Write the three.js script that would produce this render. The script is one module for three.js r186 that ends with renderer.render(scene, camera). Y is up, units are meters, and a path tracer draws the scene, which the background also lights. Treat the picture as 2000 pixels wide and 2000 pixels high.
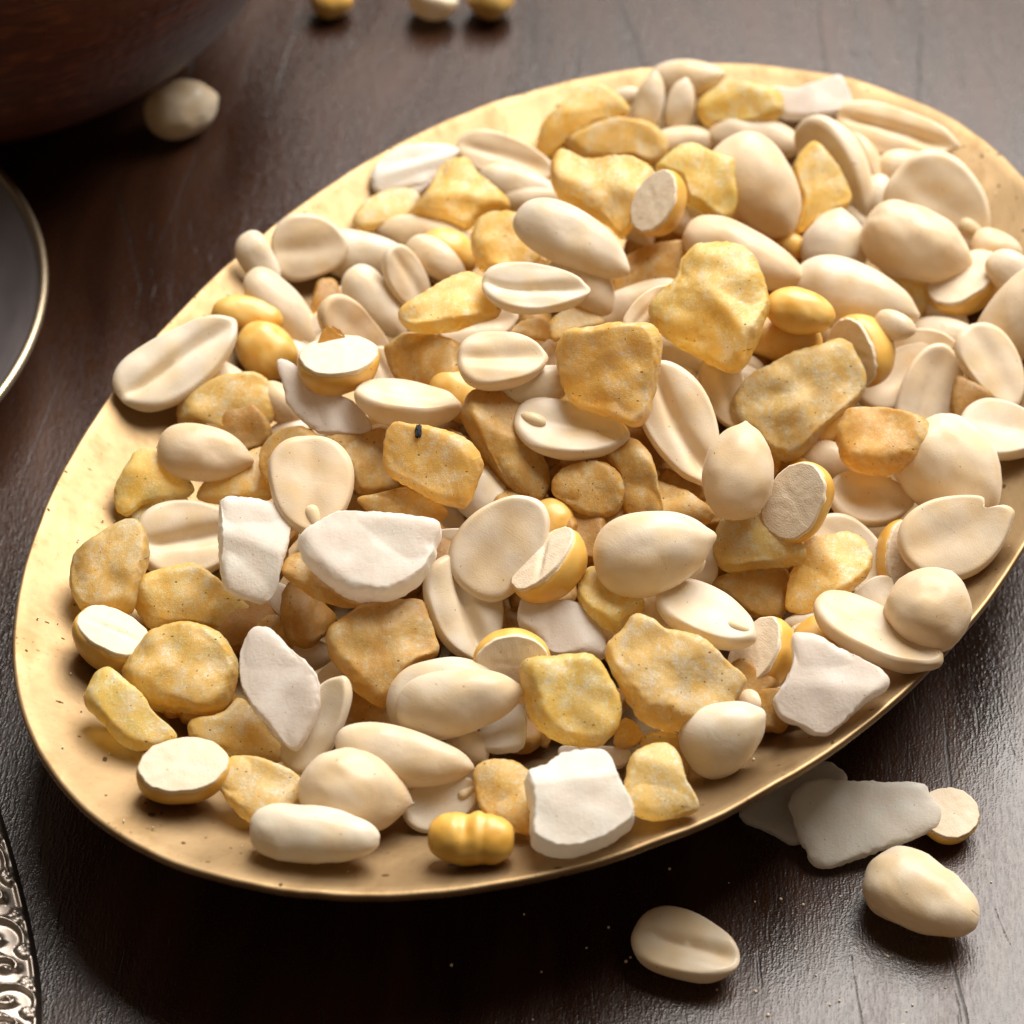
import * as THREE from 'three';
import { mergeGeometries } from 'three/addons/utils/BufferGeometryUtils.js';
import { RectAreaLightUniformsLib } from 'three/addons/lights/RectAreaLightUniformsLib.js';
import { createNoise3D } from 'simplex-noise';

// ---------- camera, light, exposure ----------
const scene = new THREE.Scene();
const RIM = 0.026;                                   // height of the tray's rim above the table
const camera = new THREE.PerspectiveCamera(20, 1, 0.05, 10);
const camDist = 0.468, pitch = Math.PI / 4;
camera.position.set(0, RIM + camDist * Math.sin(pitch), camDist * Math.cos(pitch));
camera.lookAt(0, RIM, 0);
camera.focus = 0.452; camera.userData.fStop = 20;
const renderer = new THREE.WebGLRenderer({ antialias: true });
renderer.toneMapping = THREE.LinearToneMapping;
renderer.toneMappingExposure = 1.22;
renderer.shadowMap.enabled = true;
scene.background = new THREE.Color().setRGB(0.135, 0.102, 0.072);   // dim light of the room
RectAreaLightUniformsLib.init();
const windowLight = new THREE.RectAreaLight(new THREE.Color().setRGB(1, 0.955, 0.895), 11.2, 0.80, 0.70);   // the window behind and to the right of the table
{
  const az = 30 * Math.PI / 180, el = 54 * Math.PI / 180, d = 0.95;
  windowLight.position.set(d * Math.cos(el) * Math.sin(az), d * Math.sin(el), -d * Math.cos(el) * Math.cos(az));
  windowLight.lookAt(0, 0.02, 0);
  windowLight.name = 'window_light';
  scene.add(windowLight);
}

// ---------- helpers ----------
function mulberry(a) { return () => { a |= 0; a = a + 0x6D2B79F5 | 0; let t = Math.imul(a ^ a >>> 15, 1 | a); t = t + Math.imul(t ^ t >>> 7, 61 | t) ^ t; return ((t ^ t >>> 14) >>> 0) / 4294967296; }; }
const noise = createNoise3D(mulberry(11));
const rnd = mulberry(5);
const lerp = (a, b, t) => a + (b - a) * t, clamp = (x, a = 0, b = 1) => Math.min(b, Math.max(a, x));
const smooth = (a, b, x) => { const t = clamp((x - a) / (b - a)); return t * t * (3 - 2 * t); };
const mixc = (a, b, t) => [lerp(a[0], b[0], t), lerp(a[1], b[1], t), lerp(a[2], b[2], t)];
const taken = {};
function numbered(name) { const n = taken[name] = (taken[name] ?? -1) + 1; return n ? `${name}_${String(n).padStart(3, '0')}` : name; }
function tag(o, label, category, group, kind) {
  o.userData.label = label; if (category) o.userData.category = category;
  if (group) o.userData.group = group; if (kind) o.userData.kind = kind;
  return o;
}
function mesh(name, geometry, material, parent = scene) {
  const m = new THREE.Mesh(geometry, material); m.name = parent === scene ? numbered(name) : name;
  m.castShadow = m.receiveShadow = true; parent.add(m); return m;
}
function group(name) { const g = new THREE.Group(); g.name = numbered(name); scene.add(g); return g; }
function tileNoise(w, h, fn, colour) {           // a DataTexture from fn(u, v) with u, v in 0..1
  const data = new Uint8Array(w * h * 4);
  for (let j = 0, i = 0; j < h; j++) for (let k = 0; k < w; k++, i += 4) {
    const c = fn(k / w, j / h);
    if (typeof c === 'number') data[i] = data[i + 1] = data[i + 2] = clamp(c) * 255;
    else { data[i] = clamp(c[0]) * 255; data[i + 1] = clamp(c[1]) * 255; data[i + 2] = clamp(c[2]) * 255; }
    data[i + 3] = 255;
  }
  const t = new THREE.DataTexture(data, w, h);
  t.wrapS = t.wrapT = THREE.RepeatWrapping; t.magFilter = t.minFilter = THREE.LinearFilter;
  if (colour) t.colorSpace = THREE.SRGBColorSpace;
  t.needsUpdate = true; return t;
}
// noise that repeats over 0..1 in u and v with fu, fv cycles (a torus walk in noise space)
function ring(u, v, fu, fv, seed = 0) {
  const a = u * 2 * Math.PI, b = v * 2 * Math.PI, ra = fu / (2 * Math.PI), rb = fv / (2 * Math.PI);
  return 0.5 * (noise(Math.cos(a) * ra + seed, Math.sin(a) * ra, Math.cos(b) * rb + Math.sin(b) * rb * 0.618) + noise(Math.cos(a) * ra - seed, Math.sin(a) * ra + 7.3, Math.sin(b) * rb - Math.cos(b) * rb * 0.618 + 3.1));
}
function grid(rows, cols, fn, closed = true, caps = true) {   // rows of points, each a ring; fn(i, j) -> [x, y, z]
  const pos = [], idx = [];
  for (let i = 0; i < rows; i++) for (let j = 0; j < cols; j++) pos.push(...fn(i, j));
  const wrap = closed ? cols : cols - 1;
  for (let i = 0; i < rows - 1; i++) for (let j = 0; j < wrap; j++) {
    const a = i * cols + j, b = i * cols + (j + 1) % cols, c = a + cols, d = b + cols;
    idx.push(a, c, b, b, c, d);
  }
  const g = new THREE.BufferGeometry();
  g.setAttribute('position', new THREE.Float32BufferAttribute(pos, 3)); g.setIndex(idx);
  g.userData = { rows, cols, closed };
  return g;
}
function finish(g, tint, spread, mm = 0.012, off = 0) {        // normals, uv in tiles of mm metres, colour noise per vertex
  g.computeVertexNormals();
  const { rows, cols, closed } = g.userData, nn = g.attributes.normal;
  if (closed) for (const row of [0, rows - 1]) {              // one normal for all points that meet at a pole
    const a = new THREE.Vector3(); for (let j = 0; j < cols; j++) { const i = row === 0 ? cols + j : (rows - 2) * cols + j; a.add(new THREE.Vector3(nn.getX(i), nn.getY(i), nn.getZ(i))); }
    a.normalize(); for (let j = 0; j < cols; j++) nn.setXYZ(row * cols + j, a.x, a.y, a.z);
  }
  const p = g.attributes.position, uv = [], col = [];
  for (let i = 0; i < p.count; i++) {
    const x = p.getX(i), y = p.getY(i), z = p.getZ(i);
    uv.push((x + 0.6 * z) / mm + off * 0.37, (y + 0.5 * z) / mm + off * 0.73);
    col.push(...tint(x * 1000, y * 1000, z * 1000));
  }
  g.setAttribute('uv', new THREE.Float32BufferAttribute(uv, 2));
  g.setAttribute('color', new THREE.Float32BufferAttribute(col, 3));
  return g;
}

// ---------- materials ----------
const fbm = (u, v, f, s) => 0.5 + 0.5 * (ring(u, v, f, f, s) * 0.6 + ring(u, v, f * 2.3, f * 2.3, s + 9) * 0.3 + ring(u, v, f * 5.1, f * 5.1, s + 17) * 0.2);
function scatter(n, w, seed, rmin, rmax) {      // spots on a tile: value of the nearest spot at u, v
  const r = mulberry(seed), a = new Float32Array(w * w);
  for (let k = 0; k < n; k++) {
    const cx = r() * w, cy = r() * w, rad = lerp(rmin, rmax, r() * r()), st = 0.5 + r() * 0.5, ex = 0.6 + r() * 0.8;
    for (let dy = -Math.ceil(rad * 2); dy <= rad * 2; dy++) for (let dx = -Math.ceil(rad * 2); dx <= rad * 2; dx++) {
      const d = Math.hypot(dx * ex, dy / ex) / rad; if (d > 1) continue;
      const i = ((Math.round(cy) + dy + w) % w) * w + (Math.round(cx) + dx + w) % w; a[i] = Math.max(a[i], st * (1 - d * d));
    }
  }
  return (u, v) => a[Math.min(w - 1, Math.floor(v * w)) * w + Math.min(w - 1, Math.floor(u * w))];
}
const grains = scatter(5200, 512, 3, 2, 5), specks = scatter(26, 512, 4, 2.5, 6), sugar = scatter(3000, 512, 8, 2.2, 7);
const candyColour = tileNoise(512, 512, (u, v) => {
  const fr = smooth(0.42, 0.62, fbm(u, v, 6, 2)), f = clamp(0.09 + fr * 0.28 + sugar(u, v) * (0.5 + 0.65 * fr) + 0.3 * grains(u, v) * (0.3 + fr)), d = specks(u, v);
  const base = mixc([1, 0.855, 0.51], [1, 1, 0.97], f);
  return mixc(base, [0.30, 0.20, 0.10], d > 0.3 ? 0.8 : 0);
}, true);
const candyBump = tileNoise(512, 512, (u, v) => 0.1 * fbm(u, v, 30, 5) + 0.9 * grains(u, v));
const nutColour = tileNoise(512, 512, (u, v) => {
  const f = fbm(u, v, 4, 31), d = scatterNut(u, v);
  return mixc(mixc([0.97, 0.945, 0.905], [1, 0.995, 0.98], f), [0.5, 0.36, 0.22], d > 0.3 ? 0.6 : 0);
}, true);
function scatterNut(u, v) { return (scatterNut.f ??= scatter(16, 512, 24, 1.5, 4.5))(u, v); }
const nutBump = tileNoise(512, 512, (u, v) => 0.3 * fbm(u, v, 9, 41) + 0.7 * fbm(u, v, 56, 43));
const cocoBump = tileNoise(512, 512, (u, v) => 0.75 * fbm(u, v, 22, 51) + 0.25 * (0.5 + 0.5 * ring(u, v, 14, 50, 53)));
const M = {
  candy: new THREE.MeshPhysicalMaterial({ name: 'sugared candy', vertexColors: true, map: candyColour, roughness: 0.52, transmission: 0.46, thickness: 0.008, attenuationColor: new THREE.Color().setRGB(0.95, 0.7, 0.25), attenuationDistance: 0.03, bumpMap: candyBump, bumpScale: 0.000025, ior: 1.45 }),
  peanut: new THREE.MeshPhysicalMaterial({ name: 'blanched peanut', vertexColors: true, map: nutColour, roughness: 0.9, transmission: 0.26, thickness: 0, bumpMap: nutBump, bumpScale: 0.00005, clearcoat: 0.55, clearcoatRoughness: 0.27, ior: 1.45 }),
  coconut: new THREE.MeshPhysicalMaterial({ name: 'dried coconut', vertexColors: true, map: nutColour, roughness: 0.92, transmission: 0.4, thickness: 0, bumpMap: cocoBump, bumpScale: 0.00006, clearcoat: 0.5, clearcoatRoughness: 0.3, ior: 1.45 }),
  skin: new THREE.MeshPhysicalMaterial({ name: 'chickpea skin', vertexColors: true, map: nutColour, roughness: 0.5, bumpMap: nutBump, bumpScale: 0.00003, clearcoat: 0.4, clearcoatRoughness: 0.3 }),
  kernel: new THREE.MeshStandardMaterial({ name: 'chickpea kernel', vertexColors: true, map: nutColour, roughness: 0.75, bumpMap: nutBump, bumpScale: 0.0001 }),
  speck: new THREE.MeshStandardMaterial({ name: 'black speck', color: new THREE.Color().setRGB(0.02, 0.02, 0.025), roughness: 0.8 }),
};

// ---------- table ----------
const TILE = 0.26;
{
  const W = 2048, col = new Uint8Array(W * W * 4), bmp = new Uint8Array(W * W * 4), rgh = new Uint8Array(W * W * 4);
  const crack = new Float32Array(W * W), r = mulberry(77);
  for (let k = 0; k < 420; k++) {                      // cracks and open pores along the grain
    let x = r() * W, y = r() * W; const len = r() < 0.1 ? lerp(150, 420, r()) : lerp(12, 90, r() * r()), wide = len > 140 ? lerp(1.2, 2.6, r()) : lerp(0.6, 1.3, r()), deep = lerp(0.35, 1, r()); let dir = -0.12 + (r() - 0.5) * 0.22;
    for (let s = 0; s < len; s++) {
      y += 1; dir += (r() - 0.5) * 0.06; dir = clamp(dir, -0.35, 0.15); x -= dir;
      const w = wide * Math.sin(Math.PI * (s + 1) / (len + 1)) + 0.3;
      for (let dx = -4; dx <= 4; dx++) { const d = Math.abs(dx - (x - Math.floor(x))) / w; if (d < 1) { const i = ((Math.floor(y) % W + W) % W) * W + ((Math.floor(x) + dx) % W + W) % W; crack[i] = Math.max(crack[i], deep * (1 - d * d)); } }
    }
  }
  const cell = 4, n = W / cell, fine = new Float32Array(W * W);
  const coarse = new Float32Array(n * n * 3);
  for (let j = 0; j < n; j++) for (let i = 0; i < n; i++) {
    const u = i / n, v = j / n, warp = ring(u, v, 3, 2, 88) * 0.06;
    coarse[(j * n + i) * 3] = ring(u + warp, v, 26, 3.2, 61);
    coarse[(j * n + i) * 3 + 1] = ring(u, v, 5, 4, 63) * 0.7 + ring(u, v, 13, 9, 64) * 0.3;
    coarse[(j * n + i) * 3 + 2] = ring(u + warp, v, 70, 12, 67);
  }
  const at = (c, x, y) => { const fx = x / cell, fy = y / cell, x0 = Math.floor(fx), y0 = Math.floor(fy), a = fx - x0, b = fy - y0, g = (i, j) => coarse[(((j + n) % n) * n + (i + n) % n) * 3 + c]; return lerp(lerp(g(x0, y0), g(x0 + 1, y0), a), lerp(g(x0, y0 + 1), g(x0 + 1, y0 + 1), a), b); };
  // short fibres: white noise dragged along the grain
  const white = new Float32Array(W * W); for (let i = 0; i < W * W; i++) white[i] = r();
  for (let x = 0; x < W; x++) { let acc = 0.5; for (let y = 0; y < W * 2; y++) { const yy = y % W; acc += (white[yy * W + x] - acc) * 0.16; fine[yy * W + x] = acc; } }
  for (let y = 0, i = 0; y < W; y++) for (let x = 0; x < W; x++, i++) {
    const fi = (fine[i] + fine[y * W + (x + 1) % W]) * 0.5, f = clamp((fi - 0.5) * 4.2 + 0.5), a = at(0, x, y), b = at(1, x, y), c = at(2, x, y), k = crack[i];
    const tone = clamp(0.45 + 0.22 * a + 0.28 * b + 0.14 * c + 0.22 * (f - 0.5));
    let rgb = mixc([0.11, 0.055, 0.028], [0.285, 0.158, 0.082], tone);
    rgb = mixc(rgb, [0.33, 0.21, 0.13], smooth(0.35, 0.8, b) * 0.35 * f);
    rgb = mixc(rgb, [0.045, 0.03, 0.022], k * 0.85);
    for (let q = 0; q < 3; q++) col[i * 4 + q] = clamp(rgb[q]) * 255;
    const h = clamp(0.55 + 0.24 * (f - 0.5) + 0.08 * c + 0.22 * (white[i] - 0.5) - 0.5 * k), ro = clamp(0.315 + 0.08 * b - 0.16 * (f - 0.5) + 0.25 * k + 0.08 * a);
    bmp[i * 4] = bmp[i * 4 + 1] = bmp[i * 4 + 2] = h * 255; rgh[i * 4] = rgh[i * 4 + 1] = rgh[i * 4 + 2] = ro * 255;
    col[i * 4 + 3] = bmp[i * 4 + 3] = rgh[i * 4 + 3] = 255;
  }
  const tex = (d, c) => { const t = new THREE.DataTexture(d, W, W); t.wrapS = t.wrapT = THREE.RepeatWrapping; t.magFilter = t.minFilter = THREE.LinearFilter; if (c) t.colorSpace = THREE.SRGBColorSpace; t.needsUpdate = true; return t; };
  const wood = new THREE.MeshPhysicalMaterial({ name: 'dark stained wood', map: tex(col, true), roughnessMap: tex(rgh), roughness: 1, specularIntensity: 0.95, bumpMap: tex(bmp), bumpScale: 0.00013 });
  const sx = 1.1, sz = 0.9, g = new THREE.BoxGeometry(sx, 0.03, sz), p = g.attributes.position, uv = g.attributes.uv, cs = Math.cos(0.05), sn = Math.sin(0.05);
  for (let i = 0; i < p.count; i++) { const x = p.getX(i), z = p.getZ(i) + p.getY(i); uv.setXY(i, (x * cs + z * sn) / TILE + 0.13, (z * cs - x * sn) / TILE + 0.4); }
  const t = mesh('table_top', g, wood); t.position.set(0, -0.015, -0.12);
  tag(t, 'dark brown worn wooden table top', null, null, 'structure');
}

// ---------- brass tray ----------
const TR = {"cen": [0.01112, -0.02128], "ax": [0.10947, 0.07426], "dir": [0.57972, -0.81481], "four": [0.99894, -3e-05, 0.00122, 0.00011, -0.00195, -0.00635, -0.00965, -0.00218, 0.0072]};
function rimAt(th) { let R = TR.four[0]; for (let n = 1; n <= 4; n++) R += TR.four[2 * n - 1] * Math.cos(n * th) + TR.four[2 * n] * Math.sin(n * th); return R; }
function plan(s, th) { const R = rimAt(th) * s, a = R * Math.cos(th) * TR.ax[0], b = R * Math.sin(th) * TR.ax[1]; return [TR.cen[0] + a * TR.dir[0] - b * TR.dir[1], TR.cen[1] + a * TR.dir[1] + b * TR.dir[0]]; }
const trayHeight = (s) => 0.0015 + (RIM - 0.0015) * Math.pow(s, 1.7);
const dent = (x, z) => 0.00016 * noise(x * 60, z * 60, 3) + 0.00005 * noise(x * 220, z * 220, 5);
{
  const pits = scatter(230, 1024, 91, 1.6, 6), pits2 = scatter(2600, 1024, 92, 1.4, 3);
  const brassColour = tileNoise(1024, 1024, (u, v) => {
    const f = fbm(u, v, 6, 71), cloud = smooth(0.5, 0.75, fbm(u, v, 11, 76));
    let c = mixc([0.56, 0.465, 0.335], [0.63, 0.535, 0.40], f);
    c = mixc(c, [0.46, 0.355, 0.215], cloud * 0.35);
    return mixc(c, [0.30, 0.21, 0.12], Math.max(pits(u, v) > 0.1 ? 0.8 : 0, pits2(u, v) * 0.9 * (0.2 + cloud)));
  }, true);
  const brassRough = tileNoise(1024, 1024, (u, v) => 0.52 + 0.14 * (fbm(u, v, 9, 73) - 0.5) + 0.1 * (fbm(u, v, 60, 78) - 0.5) + (pits(u, v) > 0.1 ? 0.2 : 0));
  const brassBump = tileNoise(1024, 1024, (u, v) => 0.5 + 0.3 * (fbm(u, v, 40, 79) - 0.5) + 0.25 * (fbm(u, v, 110, 80) - 0.5) - 0.4 * pits(u, v));
  const brass = new THREE.MeshPhysicalMaterial({ name: 'tarnished brass', map: brassColour, metalness: 0.9, roughness: 1, roughnessMap: brassRough, bumpMap: brassBump, bumpScale: 0.00006 });
  const TH = 0.0017, seg = 200, rows = [];
  for (let k = 0; k <= 60; k++) { const s = 0.02 + 0.98 * k / 60; rows.push([s, 0]); }
  const inner = rows.length;
  const rimWave = (th) => 0.00022 * noise(Math.cos(th) * 5, Math.sin(th) * 5, 1) + 0.0001 * noise(Math.cos(th) * 19, Math.sin(th) * 19, 2);
  const g = grid(61 + 7 + 46, seg, (i, j) => {
    const th = j / seg * 2 * Math.PI;
    if (i <= 60) { const s = 0.02 + 0.98 * i / 60, [x, z] = plan(s, th); return [x, trayHeight(s) + dent(x, z) + rimWave(th) * smooth(0.8, 1, s), z]; }
    if (i < 68) {                                     // rolled edge
      const a = (i - 60) / 7.5 * Math.PI, [x, z] = plan(1 + 0.0085 * Math.pow(Math.sin(a), 0.45), th), [x1, z1] = plan(1, th);
      return [x, RIM + rimWave(th) + dent(x1, z1) - TH * (1 - Math.cos(a)) * 0.5, z];
    }
    const s = 1 - 0.98 * (i - 67) / 46, [x, z] = plan(s, th);
    return [x, trayHeight(s) - TH + rimWave(th) * smooth(0.8, 1, s) + dent(x, z) * 0.5, z];
  });
  g.computeVertexNormals();
  const p = g.attributes.position, uv = [];
  for (let i = 0; i < p.count; i++) uv.push((p.getX(i) + 0.4 * p.getY(i)) / 0.11, (p.getZ(i) + 0.4 * p.getY(i)) / 0.11);
  g.setAttribute('uv', new THREE.Float32BufferAttribute(uv, 2));
  const tray = group('brass_tray'); tag(tray, 'oval boat-shaped brass tray heaped with nuts and sugared chunks', 'tray');
  mesh('bowl', g, brass, tray);
  const fg = grid(5, 120, (i, j) => {                 // the low foot it stands on, hidden below the belly
    const th = j / 120 * 2 * Math.PI, s = [0.30, 0.34, 0.36, 0.36, 0.33][i], y = [trayHeight(0.3) - TH * 0.6, trayHeight(0.34) - TH * 0.6, trayHeight(0.34) - TH, 0.0002, 0.0002][i], [x, z] = plan(s, th); return [x, y, z];
  });
  fg.computeVertexNormals();
  { const q = fg.attributes.position, w = []; for (let i = 0; i < q.count; i++) w.push(q.getX(i) / 0.11, q.getZ(i) / 0.11); fg.setAttribute('uv', new THREE.Float32BufferAttribute(w, 2)); }
  mesh('foot_ring', fg, brass, tray);
}

// ---------- nuts, chickpeas, candy, coconut ----------
const PEANUT = [[0.89, 0.775, 0.61], [0.90, 0.80, 0.655], [0.875, 0.735, 0.545], [0.905, 0.825, 0.70]];
function nutTint(seed) {
  const r = mulberry(seed * 31 + 7), base = PEANUT[Math.floor(r() * 4)], k = 0.94 + r() * 0.08;
  return (x, y, z) => { const n = 0.5 + 0.5 * noise(x * 0.16 + seed, y * 0.16, z * 0.16), m = noise(x * 0.5, y * 0.5 + seed, z * 0.5); const c = mixc([base[0] * 0.97, base[1] * 0.90, base[2] * 0.76], base, smooth(0.1, 0.75, n)); return c.map((v) => Math.min(0.9, v * (k + m * 0.025))); };
}
function outlineNut(seed, round) {                    // x, y of the rim of a kernel, with a beak at +x
  const r = mulberry(seed * 13 + 1), egg = round ? 0.04 : 0.10 + r() * 0.12, beak = round ? 0.02 : 0.02 + r() * 0.09, bend = round ? 0 : (r() - 0.5) * 0.34, sq = 2.1 + r() * 0.45, w1 = (r() - 0.5) * 0.05, w2 = (r() - 0.5) * 0.05;
  return (a) => {
    const c = Math.cos(a), s = Math.sin(a), e = 2 / sq;
    let x = Math.sign(c) * Math.pow(Math.abs(c), e), y = Math.sign(s) * Math.pow(Math.abs(s), e);
    y *= 1 - egg * x - 0.06 * x * x; y *= 1 + w1 * Math.sin(3 * x) + w2 * Math.cos(4 * x);
    y += bend * (x * x - 0.4);
    const d = Math.atan2(s, c); x += beak * Math.exp(-d * d / 0.05) - 0.02;
    return [x, y];
  };
}
function halfNut(L, W, T, seed, notch, round, deep) {       // flat face towards +z, domed back
  const r = mulberry(seed * 17 + 3), out = outlineNut(seed, round), groove = round ? 0.02 : deep ? 0.22 : r() < 0.7 ? 0.015 : 0.05 + r() * 0.1, gw = deep ? 0.17 : 0.14 + r() * 0.2, lobe = round ? 0.03 : deep ? 0.05 : 0.005 + r() * 0.03, off = (r() - 0.5) * 0.12, edge = 0.09, cols = 64, nf = 16, nd = 20, zf = 0.36 * T, lean = (r() - 0.5) * 0.16, cup = round ? 0.0 : (r() - 0.2) * 0.14;
  const rows = nf + nd;
  return grid(rows, cols, (i, j) => {
    const a = j / cols * 2 * Math.PI; let [ox, oy] = out(a); const ca = Math.cos(a), sa = Math.sin(a), ease = (q) => { const w = Math.pow(clamp(q), 3); ox = lerp(ca, ox, w); oy = lerp(sa, oy, w); };
    if (notch) { const dd = Math.atan2(Math.sin(a - 0.55), Math.cos(a - 0.55)), k = 1 - 0.30 * Math.exp(-dd * dd / 0.03); ox *= k; oy *= k; }
    let rho, z;
    if (i < nf) {
      rho = 0.004 + 0.996 * Math.pow(i / (nf - 1), 0.8); ease(rho);
      const y = oy * rho, x = ox * rho, yn = (y - off * (1 - x * x) - (round ? 0 : 0.07 * Math.sin(x * 2.6 + seed))) / (gw * (1 + 0.35 * x));
      z = zf - T * groove * Math.exp(-yn * yn) * smooth(1.15, 0.5, Math.abs(x)) + T * lobe * Math.pow(Math.sin(Math.PI * clamp(Math.abs(y) / 0.95)), 2) - T * cup * (1 - rho * rho) + T * lean * x * 0.5;
      const e = clamp((rho - 0.9) / 0.1); z -= edge * T * e * e;
      rho *= 1 - 0.015 * e;
    } else {
      const b = (1 - Math.pow(1 - (i - nf + 1) / nd, 1.35)) * Math.PI / 2; rho = Math.max(0.004, Math.pow(Math.cos(b), 0.82)) * (1 + 0.03 * Math.sin(2 * b)); ease(rho);
      z = zf - edge * T - 0.91 * T * Math.sin(b) + T * lean * ox * rho * 0.5;
    }
    const X = ox * rho * L / 2, Y = oy * rho * W / 2, s = 1000, n = noise(X * s * 0.13 + seed * 3.1, Y * s * 0.13, z * s * 0.13) * 0.00030 + noise(X * s * 0.6, Y * s * 0.6 + seed * 1.7, z * s * 0.6) * 0.00002;
    const f = i < nf ? 0.6 : 1;
    return [X * (1 + n * 40 * f), Y * (1 + n * 40 * f), z + n * f * (i < nf ? 1 : -1)];
  });
}
function wholeNut(L, W, T, seed, round) {
  const out = outlineNut(seed, round), r = mulberry(seed * 19 + 5), rows = 30, cols = 56, seam = 0.02 + r() * 0.02;
  return grid(rows, cols, (i, j) => {                 // rings across the long axis
    const u = Math.PI * (0.004 + 0.992 * i / (rows - 1)), [x, y] = out(u), a = j / cols * 2 * Math.PI, h = Math.max(0.004, Math.abs(y));
    const da = Math.abs(Math.sin(a)), k = 1 - seam * Math.exp(-da * da / 0.004);
    const X = x * L / 2, Y = h * Math.cos(a) * W / 2 * k, Z = h * Math.sin(a) * T / 2 * k, s = 1000;
    const n = noise(X * s * 0.17 + seed * 2.3, Y * s * 0.17, Z * s * 0.17) * 0.05 + noise(X * s * 0.5 + seed, Y * s * 0.5, Z * s * 0.5) * 0.012;
    return [X * (1 + n * 0.4), Y * (1 + n), Z * (1 + n)];
  });
}
function cornNut(L, W, T, seed) {                     // two-lobed dimpled kernel
  const rows = 40, cols = 60;
  return grid(rows, cols, (i, j) => {
    const u = Math.PI * (0.004 + 0.992 * i / (rows - 1)), x = Math.cos(u), h0 = Math.pow(Math.sin(u), 0.62), a = j / cols * 2 * Math.PI;
    const dip = 1 - 0.22 * Math.exp(-Math.pow((x + 0.12) / 0.16, 2)) * Math.max(0, Math.sin(a + 0.5)) - 0.07 * Math.exp(-Math.pow((x - 0.3) / 0.07, 2));
    const X = x * L / 2, Y = h0 * dip * Math.cos(a) * W / 2, Z = h0 * dip * Math.sin(a) * T / 2, n = noise(X * 300 + seed, Y * 300, Z * 300) * 0.04;
    return [X, Y * (1 + n), Z * (1 + n)];
  });
}
const TONES = {
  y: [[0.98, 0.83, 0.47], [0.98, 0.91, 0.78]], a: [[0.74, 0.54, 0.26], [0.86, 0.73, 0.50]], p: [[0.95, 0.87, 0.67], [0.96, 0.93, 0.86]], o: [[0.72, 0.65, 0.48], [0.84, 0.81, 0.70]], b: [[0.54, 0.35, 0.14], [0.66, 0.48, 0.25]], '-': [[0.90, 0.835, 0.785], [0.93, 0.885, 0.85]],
};
function polar(out, n) {                              // distance to the outline in n directions, corners cut a little
  let P = []; for (let i = 0; i < out.length; i += 2) P.push([out[i], out[i + 1]]);
  const Q = []; P.forEach((a, i) => { const b = P[(i + 1) % P.length]; Q.push([lerp(a[0], b[0], 0.2), lerp(a[1], b[1], 0.2)], [lerp(a[0], b[0], 0.8), lerp(a[1], b[1], 0.8)]); }); P = Q;
  const R = [];
  for (let k = 0; k < n; k++) {
    const c = Math.cos(k / n * 2 * Math.PI), s = Math.sin(k / n * 2 * Math.PI); let best = 0;
    P.forEach((a, i) => { const b = P[(i + 1) % P.length], ex = b[0] - a[0], ey = b[1] - a[1], det = c * -ey + s * ex; if (Math.abs(det) < 1e-9) return; const t = (a[0] * -ey + a[1] * ex) / det, q = Math.abs(ex) > Math.abs(ey) ? (t * c - a[0]) / ex : (t * s - a[1]) / ey; if (t > 0 && q >= -1e-6 && q <= 1 + 1e-6) best = Math.max(best, t); });
    R.push(best);
  }
  return R.map((v, i) => (R[(i + n - 1) % n] + 2 * v + R[(i + 1) % n]) / 4);
}
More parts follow.
